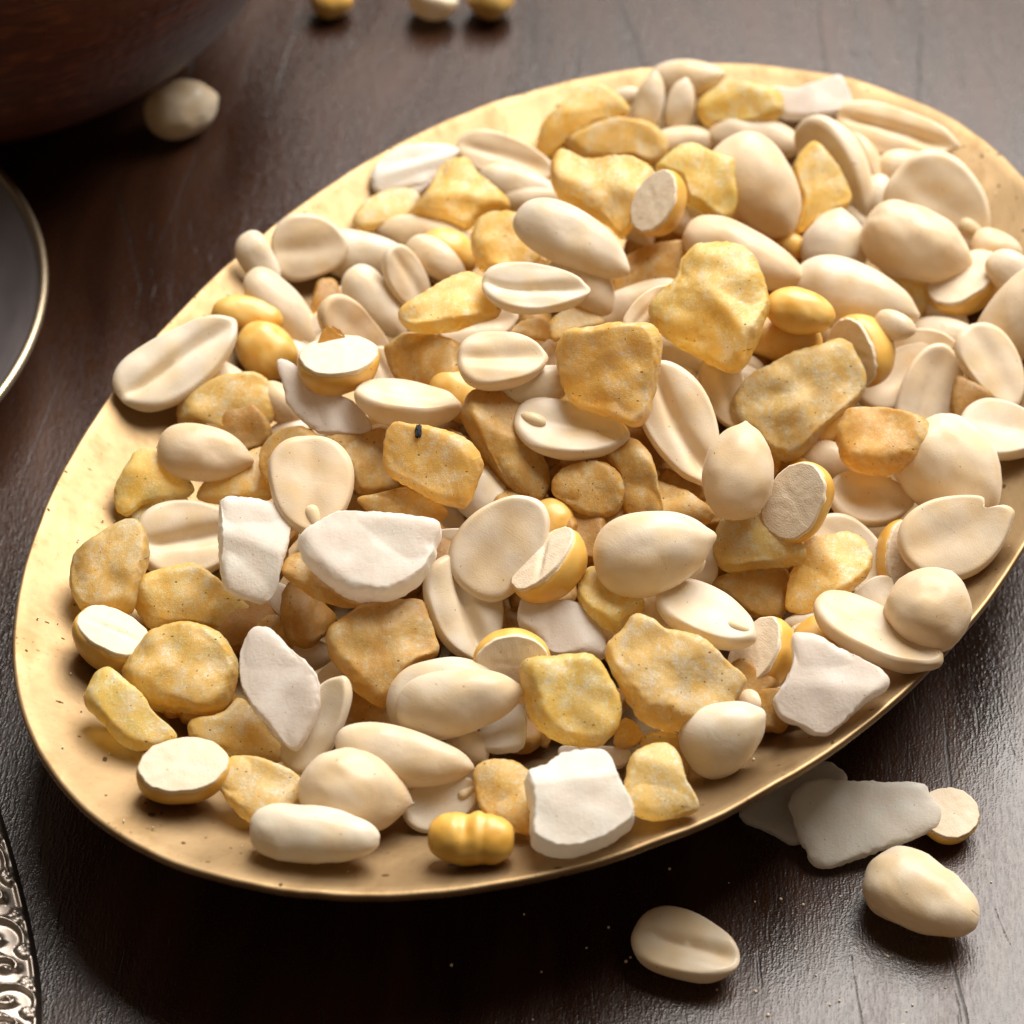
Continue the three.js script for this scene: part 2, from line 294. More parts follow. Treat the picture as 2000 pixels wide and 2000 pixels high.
function chunk(out, T, seed, coconut, flat) {               // lumps: an outline, rounded faces, a few cut planes, uneven skin (all in mm, then metres)
  const cols = 112, nf = 26, nb = 14, R = polar(out, cols), r = mulberry(seed * 23 + 9), size = R.reduce((a, b) => a + b) / cols;
  const planes = [], count = flat ? 0 : coconut ? 2 : 4;
  for (let k = 0; k < count; k++) { const d = r() * 2 * Math.PI, tilt = coconut ? 0.08 + r() * 0.3 : 0.1 + r() * 0.32; planes.push([Math.cos(d) * tilt, Math.sin(d) * tilt, T * (coconut ? 0.66 + r() * 0.35 : 0.66 + r() * 0.36)]); }
  const pw = coconut ? 7 : 3.3, pz = coconut ? 3.0 : 2.0, k1 = coconut ? 0.3 : 0.7;
  const softmin = (a, b) => { const h = clamp(0.5 + 0.5 * (b - a) / k1); return lerp(b, a, h) - k1 * h * (1 - h); };
  const g = grid(nf + nb, cols, (i, j) => {
    const a = j / cols * 2 * Math.PI; let rho, z;
    if (i < nf) { const t = i / (nf - 1); rho = 0.004 + 0.996 * (1 - Math.pow(1 - t, 1.6)); z = T * Math.pow(Math.max(0, 1 - Math.pow(rho, pw)), 1 / pz); }
    else { const t = 1 - (i - nf + 1) / nb; rho = 0.004 + 0.996 * (1 - Math.pow(1 - t, 1.6)); z = -T * 0.85 * Math.pow(Math.max(0, 1 - Math.pow(rho, pw)), 1 / pz); }
    const rr = 1.03 * rho * lerp(size, R[j], Math.pow(rho, 1.3)); let x = Math.cos(a) * rr, y = Math.sin(a) * rr;
    if (z > 0) { const mid = z; for (const p of planes) z = softmin(z, p[0] * x + p[1] * y + p[2]); z = Math.max(z, mid * 0.55); }
    const q = coconut ? 0.55 : 1, n1 = noise(x * 0.14 + seed * 1.9, y * 0.14, z * 0.14), n2 = noise(x * 0.6, y * 0.6 + seed * 2.7, z * 0.6), n3 = noise(x * 1.7, y * 1.7, z * 1.7 + seed);
    const d = (n1 * 0.050 * size + n2 * 0.003 * size + n3 * 0.006) * q, rag = (n2 * 0.018 * size + n3 * 0.03) * smooth(0.5, 1, rho) * (coconut ? 1.2 : 1), len = Math.hypot(x, y, z * 1.6) || 1;
    const rl = Math.hypot(x, y) || 1; return [(x + d * x / len * 0.6 + rag * x / rl) / 1000, (y + d * y / len * 0.6 + rag * y / rl) / 1000, (z + d * (z * 1.6 / len + (i < nf ? 0.3 : -0.3))) / 1000];
  });
  return g;
}
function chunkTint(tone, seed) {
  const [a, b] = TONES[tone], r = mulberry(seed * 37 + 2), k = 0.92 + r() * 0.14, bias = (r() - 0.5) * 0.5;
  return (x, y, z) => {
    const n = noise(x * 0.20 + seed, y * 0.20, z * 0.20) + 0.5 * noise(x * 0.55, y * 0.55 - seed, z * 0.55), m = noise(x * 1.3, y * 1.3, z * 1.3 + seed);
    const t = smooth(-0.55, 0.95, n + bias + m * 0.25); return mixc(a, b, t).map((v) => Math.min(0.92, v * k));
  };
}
const skinTint = (seed, pale = 0) => (x, y, z) => { const n = 0.5 + 0.5 * noise(x * 0.3 + seed, y * 0.3, z * 0.3); return mixc(mixc([0.72, 0.38, 0.045], [0.80, 0.50, 0.11], n), [0.84, 0.66, 0.33], pale * n); };
const kernelTint = (seed) => (x, y, z) => { const n = 0.5 + 0.5 * noise(x * 0.35 + seed, y * 0.35, z * 0.35), c = mixc([0.74, 0.62, 0.47], [0.79, 0.69, 0.56], n); return c; };

function buildPiece(kind, it, seed) {                 // returns a top-level thing, its parts inside
  const d = it.d && it.d.map((v) => v / 1000);
  if (kind === 'CN' || kind === 'CO') {
    const g = finish(chunk(it.o, it.t, seed, kind === 'CO', it.f), chunkTint(it.c ?? '-', seed), 0, kind === 'CO' ? 0.016 : 0.019, seed), name = kind === 'CO' ? 'coconut_piece' : 'sugared_chunk', m = kind === 'CO' ? M.coconut : M.candy;
    if (it.x !== 'spot') return mesh(name, g, m);
    const t = group(name); mesh('lump', g, m, t);
    const s = new THREE.IcosahedronGeometry(0.0007, 2), p = s.attributes.position;
    for (let i = 0; i < p.count; i++) { const k = 1 + 0.35 * noise(p.getX(i) * 2500, p.getY(i) * 2500, p.getZ(i) * 2500); p.setXYZ(i, p.getX(i) * k * 0.8, p.getY(i) * k * 1.5, p.getZ(i) * k * 0.5); }
    s.computeVertexNormals(); const sp = mesh('black_speck', s, M.speck, t);
    // set it on the face: the highest point of the lump near that spot
    const q = g.attributes.position; let best = -1; for (let i = 0; i < q.count; i++) { const e = Math.hypot(q.getX(i) + 0.0021, q.getY(i) - 0.0043); if (e < 0.0008) best = Math.max(best, q.getZ(i)); }
    sp.position.set(-0.0021, 0.0043, Math.max(best, 0.0005)); return t;
  }
  if (kind === 'HP') {
    const g = finish(halfNut(d[0], d[1], d[2], seed, it.x === 'notch', false, it.x === 'groove'), nutTint(seed), 0, 0.018, seed);
    if (!it.x || it.x === 'notch' || it.x === 'groove') return mesh('half_peanut', g, M.peanut);
    const t = group('half_peanut'); mesh('kernel', g, M.peanut, t);
    const e = finish(wholeNut(d[0] * 0.24, d[1] * 0.2, d[2] * 0.34, seed + 50), (x, y, z) => [0.86, 0.72, 0.48], 0, 0.018, seed), gm = mesh('germ', e, M.peanut, t);
    const sgn = it.x === 'germr' ? -1 : 1; gm.position.set(sgn * d[0] * 0.34, 0, d[2] * 0.29); gm.rotation.z = sgn > 0 ? 0.2 : 2.9; return t;
  }
  if (kind === 'WP') return mesh('whole_peanut', finish(wholeNut(d[0], d[1], d[2], seed), nutTint(seed), 0, 0.018, seed), M.peanut);
  if (kind === 'GW') return mesh('whole_chickpea', finish(it.x === 'corn' ? cornNut(d[0], d[1], d[2], seed) : wholeNut(d[0], d[1], d[2], seed, true), skinTint(seed, it.x === 'corn' ? 0 : 0.35), 0, 0.018, seed), M.skin);
  // half chickpea: a cup of skin and the pale kernel that fills it
  const t = group('half_chickpea'), [L, W, T] = d;
  const skin = finish(halfNut(L, W, T, seed, false, true), skinTint(seed, 0.15), 0, 0.018, seed); mesh('skin', skin, M.skin, t);
  const out = outlineNut(seed, true), r = mulberry(seed + 99), dirc = r() * 3, dip = r() < 0.3 ? 0.05 : 0.008;
  const QS = [0.004, 0.08, 0.16, 0.24, 0.32, 0.4, 0.48, 0.56, 0.64, 0.72, 0.79, 0.85, 0.90, 0.935, 0.95, 0.935];
  const kg = grid(QS.length, 72, (i, j) => {
    const a = j / 72 * 2 * Math.PI, q = QS[i], w = Math.pow(q, 1.5), o = out(a), x = lerp(Math.cos(a), o[0], w) * q, y = lerp(Math.sin(a), o[1], w) * q, rag = 1 + 0.025 * noise(Math.cos(a) * 3 + seed, Math.sin(a) * 3, 1) * w;
    const line = x * Math.sin(dirc) + y * Math.cos(dirc), zz = i < QS.length - 2 ? T * (0.425 + 0.03 * (1 - q * q) - dip * Math.exp(-line * line / 0.012) * smooth(0.95, 0.3, q)) + 0.00004 * noise(x * 3, y * 3, seed) : T * (i === QS.length - 2 ? 0.37 : 0.2);
    return [x * rag * L / 2, y * rag * W / 2, zz];
  });
  mesh('kernel', finish(kg, kernelTint(seed), 0, 0.018, seed), M.kernel, t);
  if (it.x === 'flake') {
    const fg = grid(14, 7, (i, j) => { const u = i / 13, v = j / 6, x = (u - 0.5) * L * 0.36, n = noise(u * 4, v * 3, 2); return [x, W * 0.36 + v * W * 0.12 * Math.sin(Math.PI * u) * (1 + 0.5 * n), T * (0.42 + 0.26 * v * (1 + 0.7 * n) * Math.sin(Math.PI * u))]; }, false);
    const top = fg.clone(), pp = top.attributes.position; for (let i = 0; i < pp.count; i++) pp.setZ(i, pp.getZ(i) + 0.00015);
    mesh('skin_flake', finish(mergeGeometries([fg, top]), () => [0.60, 0.30, 0.06], 0, 0.018, seed), M.skin, t);
  }
  return t;
}
const PIECES = [
  { k: "HP", p: [-0.95, 23.51, -94.55], q: [-0.4622, -0.1174, -0.136, 0.8684], d: [19.23, 8.27, 4.47], l: "large half peanut, open face out, tip to the loose shards, facing the wooden bowl" },
  { k: "HP", p: [0.94, 21.41, -89.65], q: [0.8824, -0.1066, 0.1185, 0.4426], d: [16.57, 6.85, 3.7], l: "large half peanut, back out, tip to the loose shards, facing the wooden bowl", g: "half peanuts in the heap" },
  { k: "HP", p: [4.24, 19.97, -86.95], q: [0.958, 0.037, -0.0246, 0.2832], d: [12.2, 6.07, 3.28], l: "medium half peanut, back out, tip to the loose shards, facing the wooden bowl", g: "half peanuts in the heap" },
  { k: "HP", p: [-36.01, 26.26, -65.94], q: [-0.346, 0.0651, 0.0695, 0.9334], d: [13.23, 11.58, 6.25], l: "medium half peanut, open face out, tip to the loose shards, facing the wooden bowl" },
  { k: "HP", p: [-26.34, 22.55, -68.11], q: [0.9151, -0.0993, -0.0271, 0.3899], d: [17.31, 8.83, 4.77], l: "large half peanut, back out, tip to the loose shards, facing the wooden bowl", g: "half peanuts in the heap" },
  { k: "HP", p: [-15.86, 22.68, -74.39], q: [0.8374, -0.058, 0.0919, 0.5356], d: [18.28, 6.76, 3.65], l: "large half peanut, back out, tip to the loose shards, facing the wooden bowl", g: "half peanuts in the heap" },
  { k: "HP", p: [-13.09, 26.33, -62.48], q: [0.8217, -0.2948, 0.0589, 0.4842], d: [12.2, 6.27, 3.39], l: "medium half peanut, back out, tip to the loose shards, facing the wooden bowl", g: "half peanuts in the heap" },
  { k: "GW", p: [-10.29, 21.85, -70.66], q: [-0.4868, -0.0135, 0.0026, 0.8734], d: [5.96, 4.63, 4.26], l: "golden whole chickpea facing the wooden bowl" },
  { k: "HP", p: [-44.56, 27.23, -61.41], q: [0.8064, -0.4818, 0.1372, 0.3144], d: [10.5, 6.24, 3.37], l: "medium half peanut, back out, tip to the loose shards, facing the wooden bowl", g: "half peanuts in the heap" },
  { k: "HP", p: [32.84, 27.32, -114.1], q: [0.9396, 0.0535, 0.0264, 0.3371], d: [14.09, 7.94, 4.29], l: "medium half peanut, back out, tip to the loose shards, at the far end", g: "half peanuts in the heap" },
  { k: "HP", p: [25.44, 26.0, -108.23], q: [0.6902, 0.6108, -0.0786, 0.3799], d: [11.93, 5.89, 3.18], l: "medium half peanut, back out, tip to the far end, at the far end" },
  { k: "HP", p: [31.74, 25.03, -108.72], q: [0.7283, 0.587, -0.2892, 0.2035], d: [10.43, 5.59, 3.02], l: "medium half peanut, back out, tip to the far rim, at the far end" },
  { k: "HP", p: [21.43, 25.18, -111.69], q: [0.9205, 0.1819, 0.0042, 0.3459], d: [5.23, 3.66, 1.98], l: "small half peanut, back out, tip to the loose shards, at the far end" },
  { k: "GH", p: [25.86, 39.35, -61.79], q: [-0.5571, 0.0078, 0.5363, 0.634], d: [11.99, 9.09, 6.0], l: "yellow-skinned half chickpea, pale cut side to the silver handle, at the far end" },
  { k: "HP", p: [44.05, 32.07, -75.7], q: [0.841, -0.4271, 0.0895, 0.3199], d: [20.37, 13.49, 7.28], l: "large half peanut, back out, tip to the loose shards, at the far end", g: "half peanuts in the heap" },
  { k: "HP", p: [45.9, 22.81, -101.91], q: [0.9033, -0.0639, 0.0339, 0.4228], d: [18.09, 7.95, 4.29], l: "large half peanut, back out, tip to the loose shards, at the far end", g: "half peanuts in the heap" },
  { k: "HP", p: [33.07, 21.43, -102.46], q: [0.9075, -0.0067, -0.029, 0.419], d: [14.6, 6.0, 3.24], l: "medium half peanut, back out, tip to the loose shards, at the far end", g: "half peanuts in the heap" },
  { k: "HP", p: [10.22, 42.18, -48.99], q: [0.8798, -0.2179, 0.119, 0.4054], d: [21.14, 9.9, 5.35], l: "pale half peanut, domed back up, propped against a sugared yellow chunk near the peak" },
  { k: "HP", p: [40.36, 32.8, -56.29], q: [0.8395, -0.1867, 0.1387, 0.4911], d: [22.42, 9.96, 5.38], l: "large half peanut, back out, tip to the loose shards, around the peak", g: "half peanuts in the heap" },
  { k: "HP", p: [31.74, 29.71, -69.13], q: [0.9075, -0.154, 0.0916, 0.38], d: [10.78, 5.34, 2.88], l: "medium half peanut, back out, tip to the loose shards, around the peak", g: "half peanuts in the heap" },
  { k: "HP", p: [71.3, 26.17, -98.79], q: [-0.4388, -0.1808, -0.0973, 0.8748], d: [22.94, 9.78, 5.28], x: "groove", l: "large half peanut, open face out, tip to the loose shards, at the far end", g: "half peanuts in the heap" },
  { k: "HP", p: [60.1, 24.83, -90.15], q: [0.0669, -0.3923, -0.2983, 0.8675], d: [21.9, 12.35, 6.67], l: "large half peanut, open face out, tip to the loose shards, at the far end", g: "half peanuts in the heap" },
  { k: "HP", p: [65.22, 23.29, -91.34], q: [0.0346, -0.4964, -0.265, 0.8259], d: [14.89, 8.46, 4.57], l: "medium half peanut, open face out, tip to the loose shards, at the far end" },
  { k: "HP", p: [67.18, 21.95, -84.5], q: [0.7568, -0.5548, 0.2546, 0.2334], d: [9.6, 6.28, 3.39], l: "medium half peanut, back out, tip to the loose shards, at the far end", g: "half peanuts in the heap" },
  { k: "HP", p: [77.2, 26.59, -77.57], q: [-0.2901, -0.1616, -0.287, 0.8985], d: [19.9, 15.45, 8.34], x: "germ", l: "broad half peanut with a yellow patch on its open face by the tray wall" },
  { k: "HP", p: [73.64, 24.84, -89.38], q: [0.9347, -0.0755, 0.0486, 0.3438], d: [13.22, 7.18, 3.88], l: "medium half peanut, back out, tip to the loose shards, at the far end", g: "half peanuts in the heap" },
  { k: "WP", p: [71.48, 28.72, -63.82], q: [-0.429, -0.0578, -0.1812, 0.8831], d: [20.06, 12.92, 11.89], l: "smooth whole peanut, tip to the loose shards, past the olive-brown block", g: "whole peanuts in the heap" },
  { k: "WP", p: [57.45, 24.9, -68.41], q: [-0.3274, 0.1507, 0.6251, 0.6923], d: [12.61, 11.44, 10.52], l: "smooth whole peanut, tip to the far end, past the olive-brown block" },
  { k: "WP", p: [85.99, 25.04, -66.98], q: [-0.4752, -0.113, -0.0669, 0.87], d: [8.85, 7.34, 6.75], l: "smooth whole peanut, tip to the loose shards, past the olive-brown block", g: "whole peanuts in the heap" },
  { k: "GW", p: [50.24, 22.88, -70.28], q: [-0.3978, -0.1071, -0.3254, 0.8511], d: [5.15, 4.62, 4.25], l: "golden whole chickpea around the peak", g: "whole chickpeas in the heap" },
  { k: "HP", p: [62.66, 19.26, -81.46], q: [0.8723, -0.3732, 0.2019, 0.2428], d: [7.58, 4.56, 2.46], l: "small half peanut, back out, tip to the loose shards, past the olive-brown block", g: "half peanuts in the heap" },
  { k: "HP", p: [-56.14, 28.28, -33.14], q: [-0.5152, 0.1895, 0.2553, 0.7959], d: [23.73, 11.87, 6.41], x: "groove", l: "large grooved half peanut leaning on the bright tray wall, casting a shadow on the brass" },
  { k: "GW", p: [-45.76, 24.72, -49.54], q: [-0.5221, 0.0123, -0.0728, 0.8497], d: [12.49, 6.57, 6.04], l: "golden whole chickpea facing the metal dish", g: "whole chickpeas in the heap" },
  { k: "GW", p: [-42.19, 22.53, -42.66], q: [-0.4587, -0.0548, -0.2957, 0.8361], d: [11.26, 9.49, 8.73], l: "golden whole chickpea facing the metal dish", g: "whole chickpeas in the heap" },
  { k: "HP", p: [-50.13, 28.75, -10.95], q: [0.8755, -0.0958, -0.0193, 0.4732], d: [15.34, 9.4, 5.08], l: "teardrop half peanut, domed back up, beside the shadowed bare brass" },
  { k: "HP", p: [-39.31, 23.25, -52.03], q: [0.7488, -0.4127, -0.0329, 0.5176], d: [18.9, 8.38, 4.53], l: "large half peanut, back out, tip to the loose shards, facing the metal dish", g: "half peanuts in the heap" },
  { k: "HP", p: [-28.92, 20.89, -57.76], q: [0.8842, 0.3458, -0.164, 0.2677], d: [9.76, 6.24, 3.37], l: "medium half peanut, back out, tip to the far end, facing the metal dish" },
  { k: "HP", p: [-23.77, 23.13, -54.62], q: [0.813, -0.4228, 0.1153, 0.3834], d: [15.02, 7.64, 4.12], l: "large half peanut, back out, tip to the loose shards, facing the metal dish", g: "half peanuts in the heap" },
  { k: "HP", p: [-18.4, 25.73, -57.64], q: [-0.4225, 0.0434, -0.5085, 0.749], d: [13.42, 7.31, 3.94], l: "medium half peanut, open face out, tip to the loose shards, around the peak", g: "half peanuts in the heap" },
  { k: "HP", p: [-27.25, 26.19, -43.32], q: [-0.3643, 0.2126, -0.3968, 0.8152], d: [17.49, 8.55, 4.62], l: "large half peanut, open face out, tip to the loose shards, facing the metal dish" },
  { k: "GH", p: [-34.23, 19.42, -50.31], q: [-0.2303, 0.3676, 0.4094, 0.8026], d: [9.45, 6.03, 3.98], l: "yellow-skinned half chickpea, pale cut side to the loose shards, facing the metal dish" },
  { k: "HP", p: [-1.64, 44.28, -15.66], q: [-0.5922, 0.0566, 0.0119, 0.8037], d: [14.28, 9.92, 5.36], l: "medium half peanut, open face out, tip to the loose shards, around the peak", g: "half peanuts in the heap" },
  { k: "GH", p: [-28.33, 37.48, -21.95], q: [-0.7056, 0.1695, 0.1136, 0.6786], d: [13.72, 10.15, 6.7], x: "flake", l: "half chickpea, flat cut face up, with a torn skin flake on its edge" },
  { k: "HP", p: [-37.56, 19.02, -44.99], q: [0.9033, -0.2166, 0.0379, 0.3683], d: [8.17, 5.12, 2.77], l: "small half peanut, back out, tip to the loose shards, facing the metal dish", g: "half peanuts in the heap" },
  { k: "HP", p: [-17.24, 35.39, -15.33], q: [-0.8024, -0.0045, -0.0805, 0.5913], d: [16.86, 10.49, 5.66], l: "large half peanut, open face out, tip to the loose shards, around the peak" },
  { k: "HP", p: [-21.56, 24.43, -33.78], q: [-0.446, -0.2271, -0.4487, 0.7404], d: [10.68, 7.78, 4.2], l: "medium half peanut, open face out, tip to the loose shards, facing the metal dish" },
  { k: "HP", p: [-31.63, 36.86, 5.51], q: [-0.4079, -0.3273, -0.5908, 0.6144], d: [16.29, 13.31, 7.19], x: "germ", l: "wide half peanut facing out with its germ showing at the lower tip" },
  { k: "HP", p: [-38.99, 23.77, -27.85], q: [0.876, -0.3103, 0.1409, 0.3413], d: [8.89, 5.82, 3.14], l: "small half peanut, back out, tip to the loose shards, facing the metal dish", g: "half peanuts in the heap" },
  { k: "HP", p: [-36.26, 19.7, -24.37], q: [0.9436, 0.0659, -0.0652, 0.318], d: [10.72, 5.76, 3.11], l: "medium half peanut, back out, tip to the loose shards, facing the metal dish" },
  { k: "HP", p: [3.8, 44.02, -33.71], q: [-0.587, -0.0472, -0.0399, 0.8072], d: [17.39, 9.0, 4.86], x: "groove", l: "half peanut with a deep groove, between two yellow chunks near the peak" },
  { k: "HP", p: [12.17, 35.68, -45.03], q: [0.8391, -0.3282, 0.1558, 0.4048], d: [13.22, 8.72, 4.71], l: "medium half peanut, back out, tip to the loose shards, around the peak", g: "half peanuts in the heap" },
  { k: "HP", p: [21.67, 27.79, -49.24], q: [0.8841, 0.1993, -0.0869, 0.4135], d: [16.79, 6.78, 3.66], l: "large half peanut, back out, tip to the loose shards, around the peak", g: "half peanuts in the heap" },
  { k: "HP", p: [22.5, 39.96, -33.11], q: [-0.3595, 0.2882, 0.3281, 0.8246], d: [10.75, 5.7, 3.08], l: "medium half peanut, open face out, tip to the far end, around the peak" },
  { k: "HP", p: [9.42, 37.53, -6.65], q: [-0.6274, -0.0604, -0.0826, 0.7719], d: [18.21, 9.98, 5.39], x: "germr", l: "large half peanut, germ showing, tip to the loose shards, around the peak" },
  { k: "HP", p: [26.79, 36.36, -9.69], q: [-0.3972, -0.2182, -0.4881, 0.7459], d: [21.33, 11.41, 6.16], x: "groove", l: "long grooved half peanut wedged upright beside the heart-shaped yellow chunk" },
  { k: "HP", p: [27.87, 31.69, -31.66], q: [0.9296, -0.1422, 0.1099, 0.3218], d: [10.66, 5.8, 3.13], l: "medium half peanut, back out, tip to the loose shards, around the peak", g: "half peanuts in the heap" },
  { k: "HP", p: [29.13, 29.26, -28.61], q: [0.8094, -0.4319, 0.2621, 0.2993], d: [5.77, 3.93, 2.12], l: "small half peanut, back out, tip to the loose shards, around the peak", g: "half peanuts in the heap" },
  { k: "HP", p: [35.52, 28.54, -27.12], q: [0.9583, 0.1437, -0.0081, 0.2468], d: [12.96, 7.09, 3.83], l: "medium half peanut, back out, tip to the loose shards, around the peak", g: "half peanuts in the heap" },
  { k: "HP", p: [39.03, 29.78, -29.95], q: [0.9341, 0.0052, 0.0133, 0.3568], d: [6.68, 4.98, 2.69], l: "small half peanut, back out, tip to the loose shards, around the peak", g: "half peanuts in the heap" },
  { k: "WP", p: [35.63, 38.91, 3.92], q: [-0.4655, 0.2594, 0.5957, 0.601], d: [15.67, 10.45, 9.61], l: "smooth whole peanut, tip to the far rim, around the peak" },
  { k: "HP", p: [4.13, 40.06, -14.55], q: [0.9227, 0.1094, -0.0782, 0.3614], d: [12.07, 6.82, 3.68], l: "medium half peanut, back out, tip to the loose shards, around the peak", g: "half peanuts in the heap" },
  { k: "HP", p: [6.8, 25.36, -36.64], q: [0.7156, 0.5952, -0.2426, 0.2737], d: [8.0, 5.97, 3.22], l: "small half peanut, back out, tip to the far rim, around the peak" },
  { k: "HP", p: [59.21, 28.8, -49.68], q: [0.915, -0.1395, 0.0751, 0.3711], d: [21.8, 12.23, 6.6], l: "large half peanut, back out, tip to the loose shards, past the olive-brown block" },
  { k: "HP", p: [64.59, 32.82, -37.51], q: [0.9318, -0.101, 0.0999, 0.334], d: [7.0, 5.0, 2.7], l: "small half peanut, back out, tip to the loose shards, past the olive-brown block", g: "half peanuts in the heap" },
  { k: "GW", p: [48.03, 39.0, -34.21], q: [-0.4054, -0.0433, -0.0958, 0.9081], d: [11.8, 7.63, 7.02], l: "golden whole chickpea past the olive-brown block" },
  { k: "GW", p: [45.57, 32.65, -34.45], q: [-0.5149, -0.0986, -0.0351, 0.8509], d: [13.24, 7.7, 7.09], l: "golden whole chickpea around the peak", g: "whole chickpeas in the heap" },
  { k: "GH", p: [59.91, 28.05, -36.63], q: [-0.02, -0.4813, -0.2276, 0.8463], d: [12.84, 11.06, 7.3], l: "yellow-skinned half chickpea, pale cut side to the silver handle, past the olive-brown block" },
  { k: "HP", p: [67.63, 18.98, -40.15], q: [-0.4765, 0.116, 0.188, 0.8509], d: [18.77, 10.36, 5.59], l: "large half peanut, open face out, tip to the far end, past the olive-brown block", g: "half peanuts in the heap" },
  { k: "HP", p: [70.37, 21.69, -43.74], q: [-0.4081, 0.0118, 0.0872, 0.9087], d: [12.02, 8.02, 4.33], l: "medium half peanut, open face out, tip to the loose shards, past the olive-brown block" },
  { k: "HP", p: [71.38, 20.26, -34.85], q: [-0.3538, 0.2664, 0.4981, 0.7455], d: [16.99, 10.78, 5.82], l: "large half peanut, open face out, tip to the far end, past the olive-brown block", g: "half peanuts in the heap" },
  { k: "HP", p: [81.38, 25.25, -35.46], q: [-0.463, -0.1753, -0.4634, 0.735], d: [15.84, 9.92, 5.36], l: "large half peanut, open face out, tip to the loose shards, past the olive-brown block" },
  { k: "HP", p: [81.39, 25.53, -19.1], q: [-0.5796, -0.1258, -0.0716, 0.8019], d: [14.25, 10.57, 5.71], l: "medium half peanut, open face out, tip to the loose shards, by the wall", g: "half peanuts in the heap" },
  { k: "WP", p: [71.61, 27.73, -7.69], q: [-0.4352, -0.1632, -0.3267, 0.8229], d: [18.44, 15.67, 14.41], l: "smooth whole peanut, tip to the loose shards, by the wall" },
  { k: "HP", p: [58.22, 23.71, -4.89], q: [-0.5691, -0.0311, -0.0827, 0.8175], d: [13.57, 9.51, 5.13], l: "medium half peanut, open face out, tip to the loose shards, by the wall", g: "half peanuts in the heap" },
  { k: "HP", p: [52.64, 22.16, -15.25], q: [0.9361, -0.0616, 0.0756, 0.3379], d: [11.46, 6.85, 3.7], l: "medium half peanut, back out, tip to the loose shards, by the wall" },
  { k: "GH", p: [45.6, 34.39, 6.11], q: [-0.4752, -0.0168, 0.5112, 0.716], d: [13.23, 10.2, 6.73], l: "half chickpea facing out with a pale cracked face and a thin yellow skin edge" },
  { k: "GH", p: [80.31, 23.13, -59.02], q: [-0.6724, 0.0444, 0.2949, 0.6775], d: [14.6, 10.49, 6.92], l: "yellow-skinned half chickpea, pale cut side to the metal dish, past the olive-brown block" },
  { k: "HP", p: [86.49, 28.38, -44.81], q: [0.8116, 0.4847, -0.1359, 0.2963], d: [19.44, 10.51, 5.68], l: "large half peanut, back out, tip to the far end, past the olive-brown block" },
  { k: "HP", p: [87.99, 27.43, -56.05], q: [0.8767, -0.3493, 0.1505, 0.2944], d: [12.13, 7.03, 3.8], l: "medium half peanut, back out, tip to the loose shards, past the olive-brown block", g: "half peanuts in the heap" },
  { k: "HP", p: [76.06, 19.93, -49.72], q: [0.8367, -0.0558, 0.183, 0.5131], d: [13.3, 6.75, 3.64], l: "medium half peanut, back out, tip to the loose shards, past the olive-brown block", g: "half peanuts in the heap" },
  { k: "HP", p: [76.56, 20.25, -54.79], q: [0.9139, -0.1936, 0.2061, 0.2912], d: [8.3, 5.26, 2.84], l: "small half peanut, back out, tip to the loose shards, past the olive-brown block", g: "half peanuts in the heap" },
  { k: "HP", p: [-52.26, 21.01, 1.57], q: [-0.5194, 0.1035, 0.0191, 0.848], d: [17.08, 12.76, 6.89], x: "groove", l: "large half peanut, open face out, tip to the loose shards, near the silver handle" },
  { k: "GH", p: [-62.21, 24.76, 27.46], q: [-0.74, -0.0355, -0.2548, 0.6215], d: [12.42, 9.83, 6.49], l: "yellow-skinned half chickpea, pale cut side to the loose shards, near the silver handle" },
  { k: "HP", p: [-60.21, 21.9, 26.35], q: [-0.4501, -0.1247, -0.4841, 0.7399], d: [7.93, 5.22, 2.82], l: "small half peanut, open face out, tip to the loose shards, near the silver handle" },
  { k: "GH", p: [-48.47, 25.79, 54.63], q: [-0.6533, 0.097, 0.0553, 0.7488], d: [13.93, 9.91, 6.54], l: "half chickpea with its flat pale face up, alone at the edge of the bare brass" },
  { k: "HP", p: [-28.78, 26.6, 45.65], q: [-0.5103, 0.0365, 0.4972, 0.7007], d: [15.97, 7.85, 4.24], l: "large half peanut, open face out, tip to the far end, low in front" },
  { k: "HP", p: [-7.55, 27.52, 22.87], q: [-0.4504, -0.1829, -0.5877, 0.6468], d: [17.24, 12.22, 6.6], x: "groove", l: "large half peanut, open face out, tip to the front rim, on the front slope" },
  { k: "HP", p: [-1.43, 33.93, 15.37], q: [-0.4161, 0.166, 0.3896, 0.8047], d: [17.92, 12.89, 6.96], l: "large half peanut, open face out, tip to the far end, on the front slope" },
  { k: "HP", p: [-10.62, 29.02, 41.66], q: [0.8456, 0.1805, -0.0618, 0.4985], d: [17.04, 11.2, 6.05], l: "large half peanut, back out, tip to the loose shards, low in front", g: "half peanuts in the heap" },
  { k: "HP", p: [-7.86, 30.56, 44.94], q: [0.9413, 0.0886, -0.0557, 0.3208], d: [18.8, 10.08, 5.44], l: "large half peanut, back out, tip to the loose shards, low in front", g: "half peanuts in the heap" },
  { k: "HP", p: [-15.91, 27.67, 52.56], q: [0.8355, -0.1008, 0.0278, 0.5394], d: [20.63, 8.75, 4.72], l: "long crescent half peanut, smooth back out, lying across the front of the heap" },
  { k: "HP", p: [-6.53, 23.91, 47.88], q: [0.8657, -0.3154, 0.1341, 0.3648], d: [7.05, 5.36, 2.9], l: "small half peanut, back out, tip to the loose shards, low in front", g: "half peanuts in the heap" },
  { k: "GH", p: [0.0, 30.6, 36.03], q: [-0.2431, 0.0412, 0.0248, 0.9688], d: [11.72, 9.69, 6.39], l: "yellow-skinned half chickpea, pale cut side to the front rim, on the front slope" },
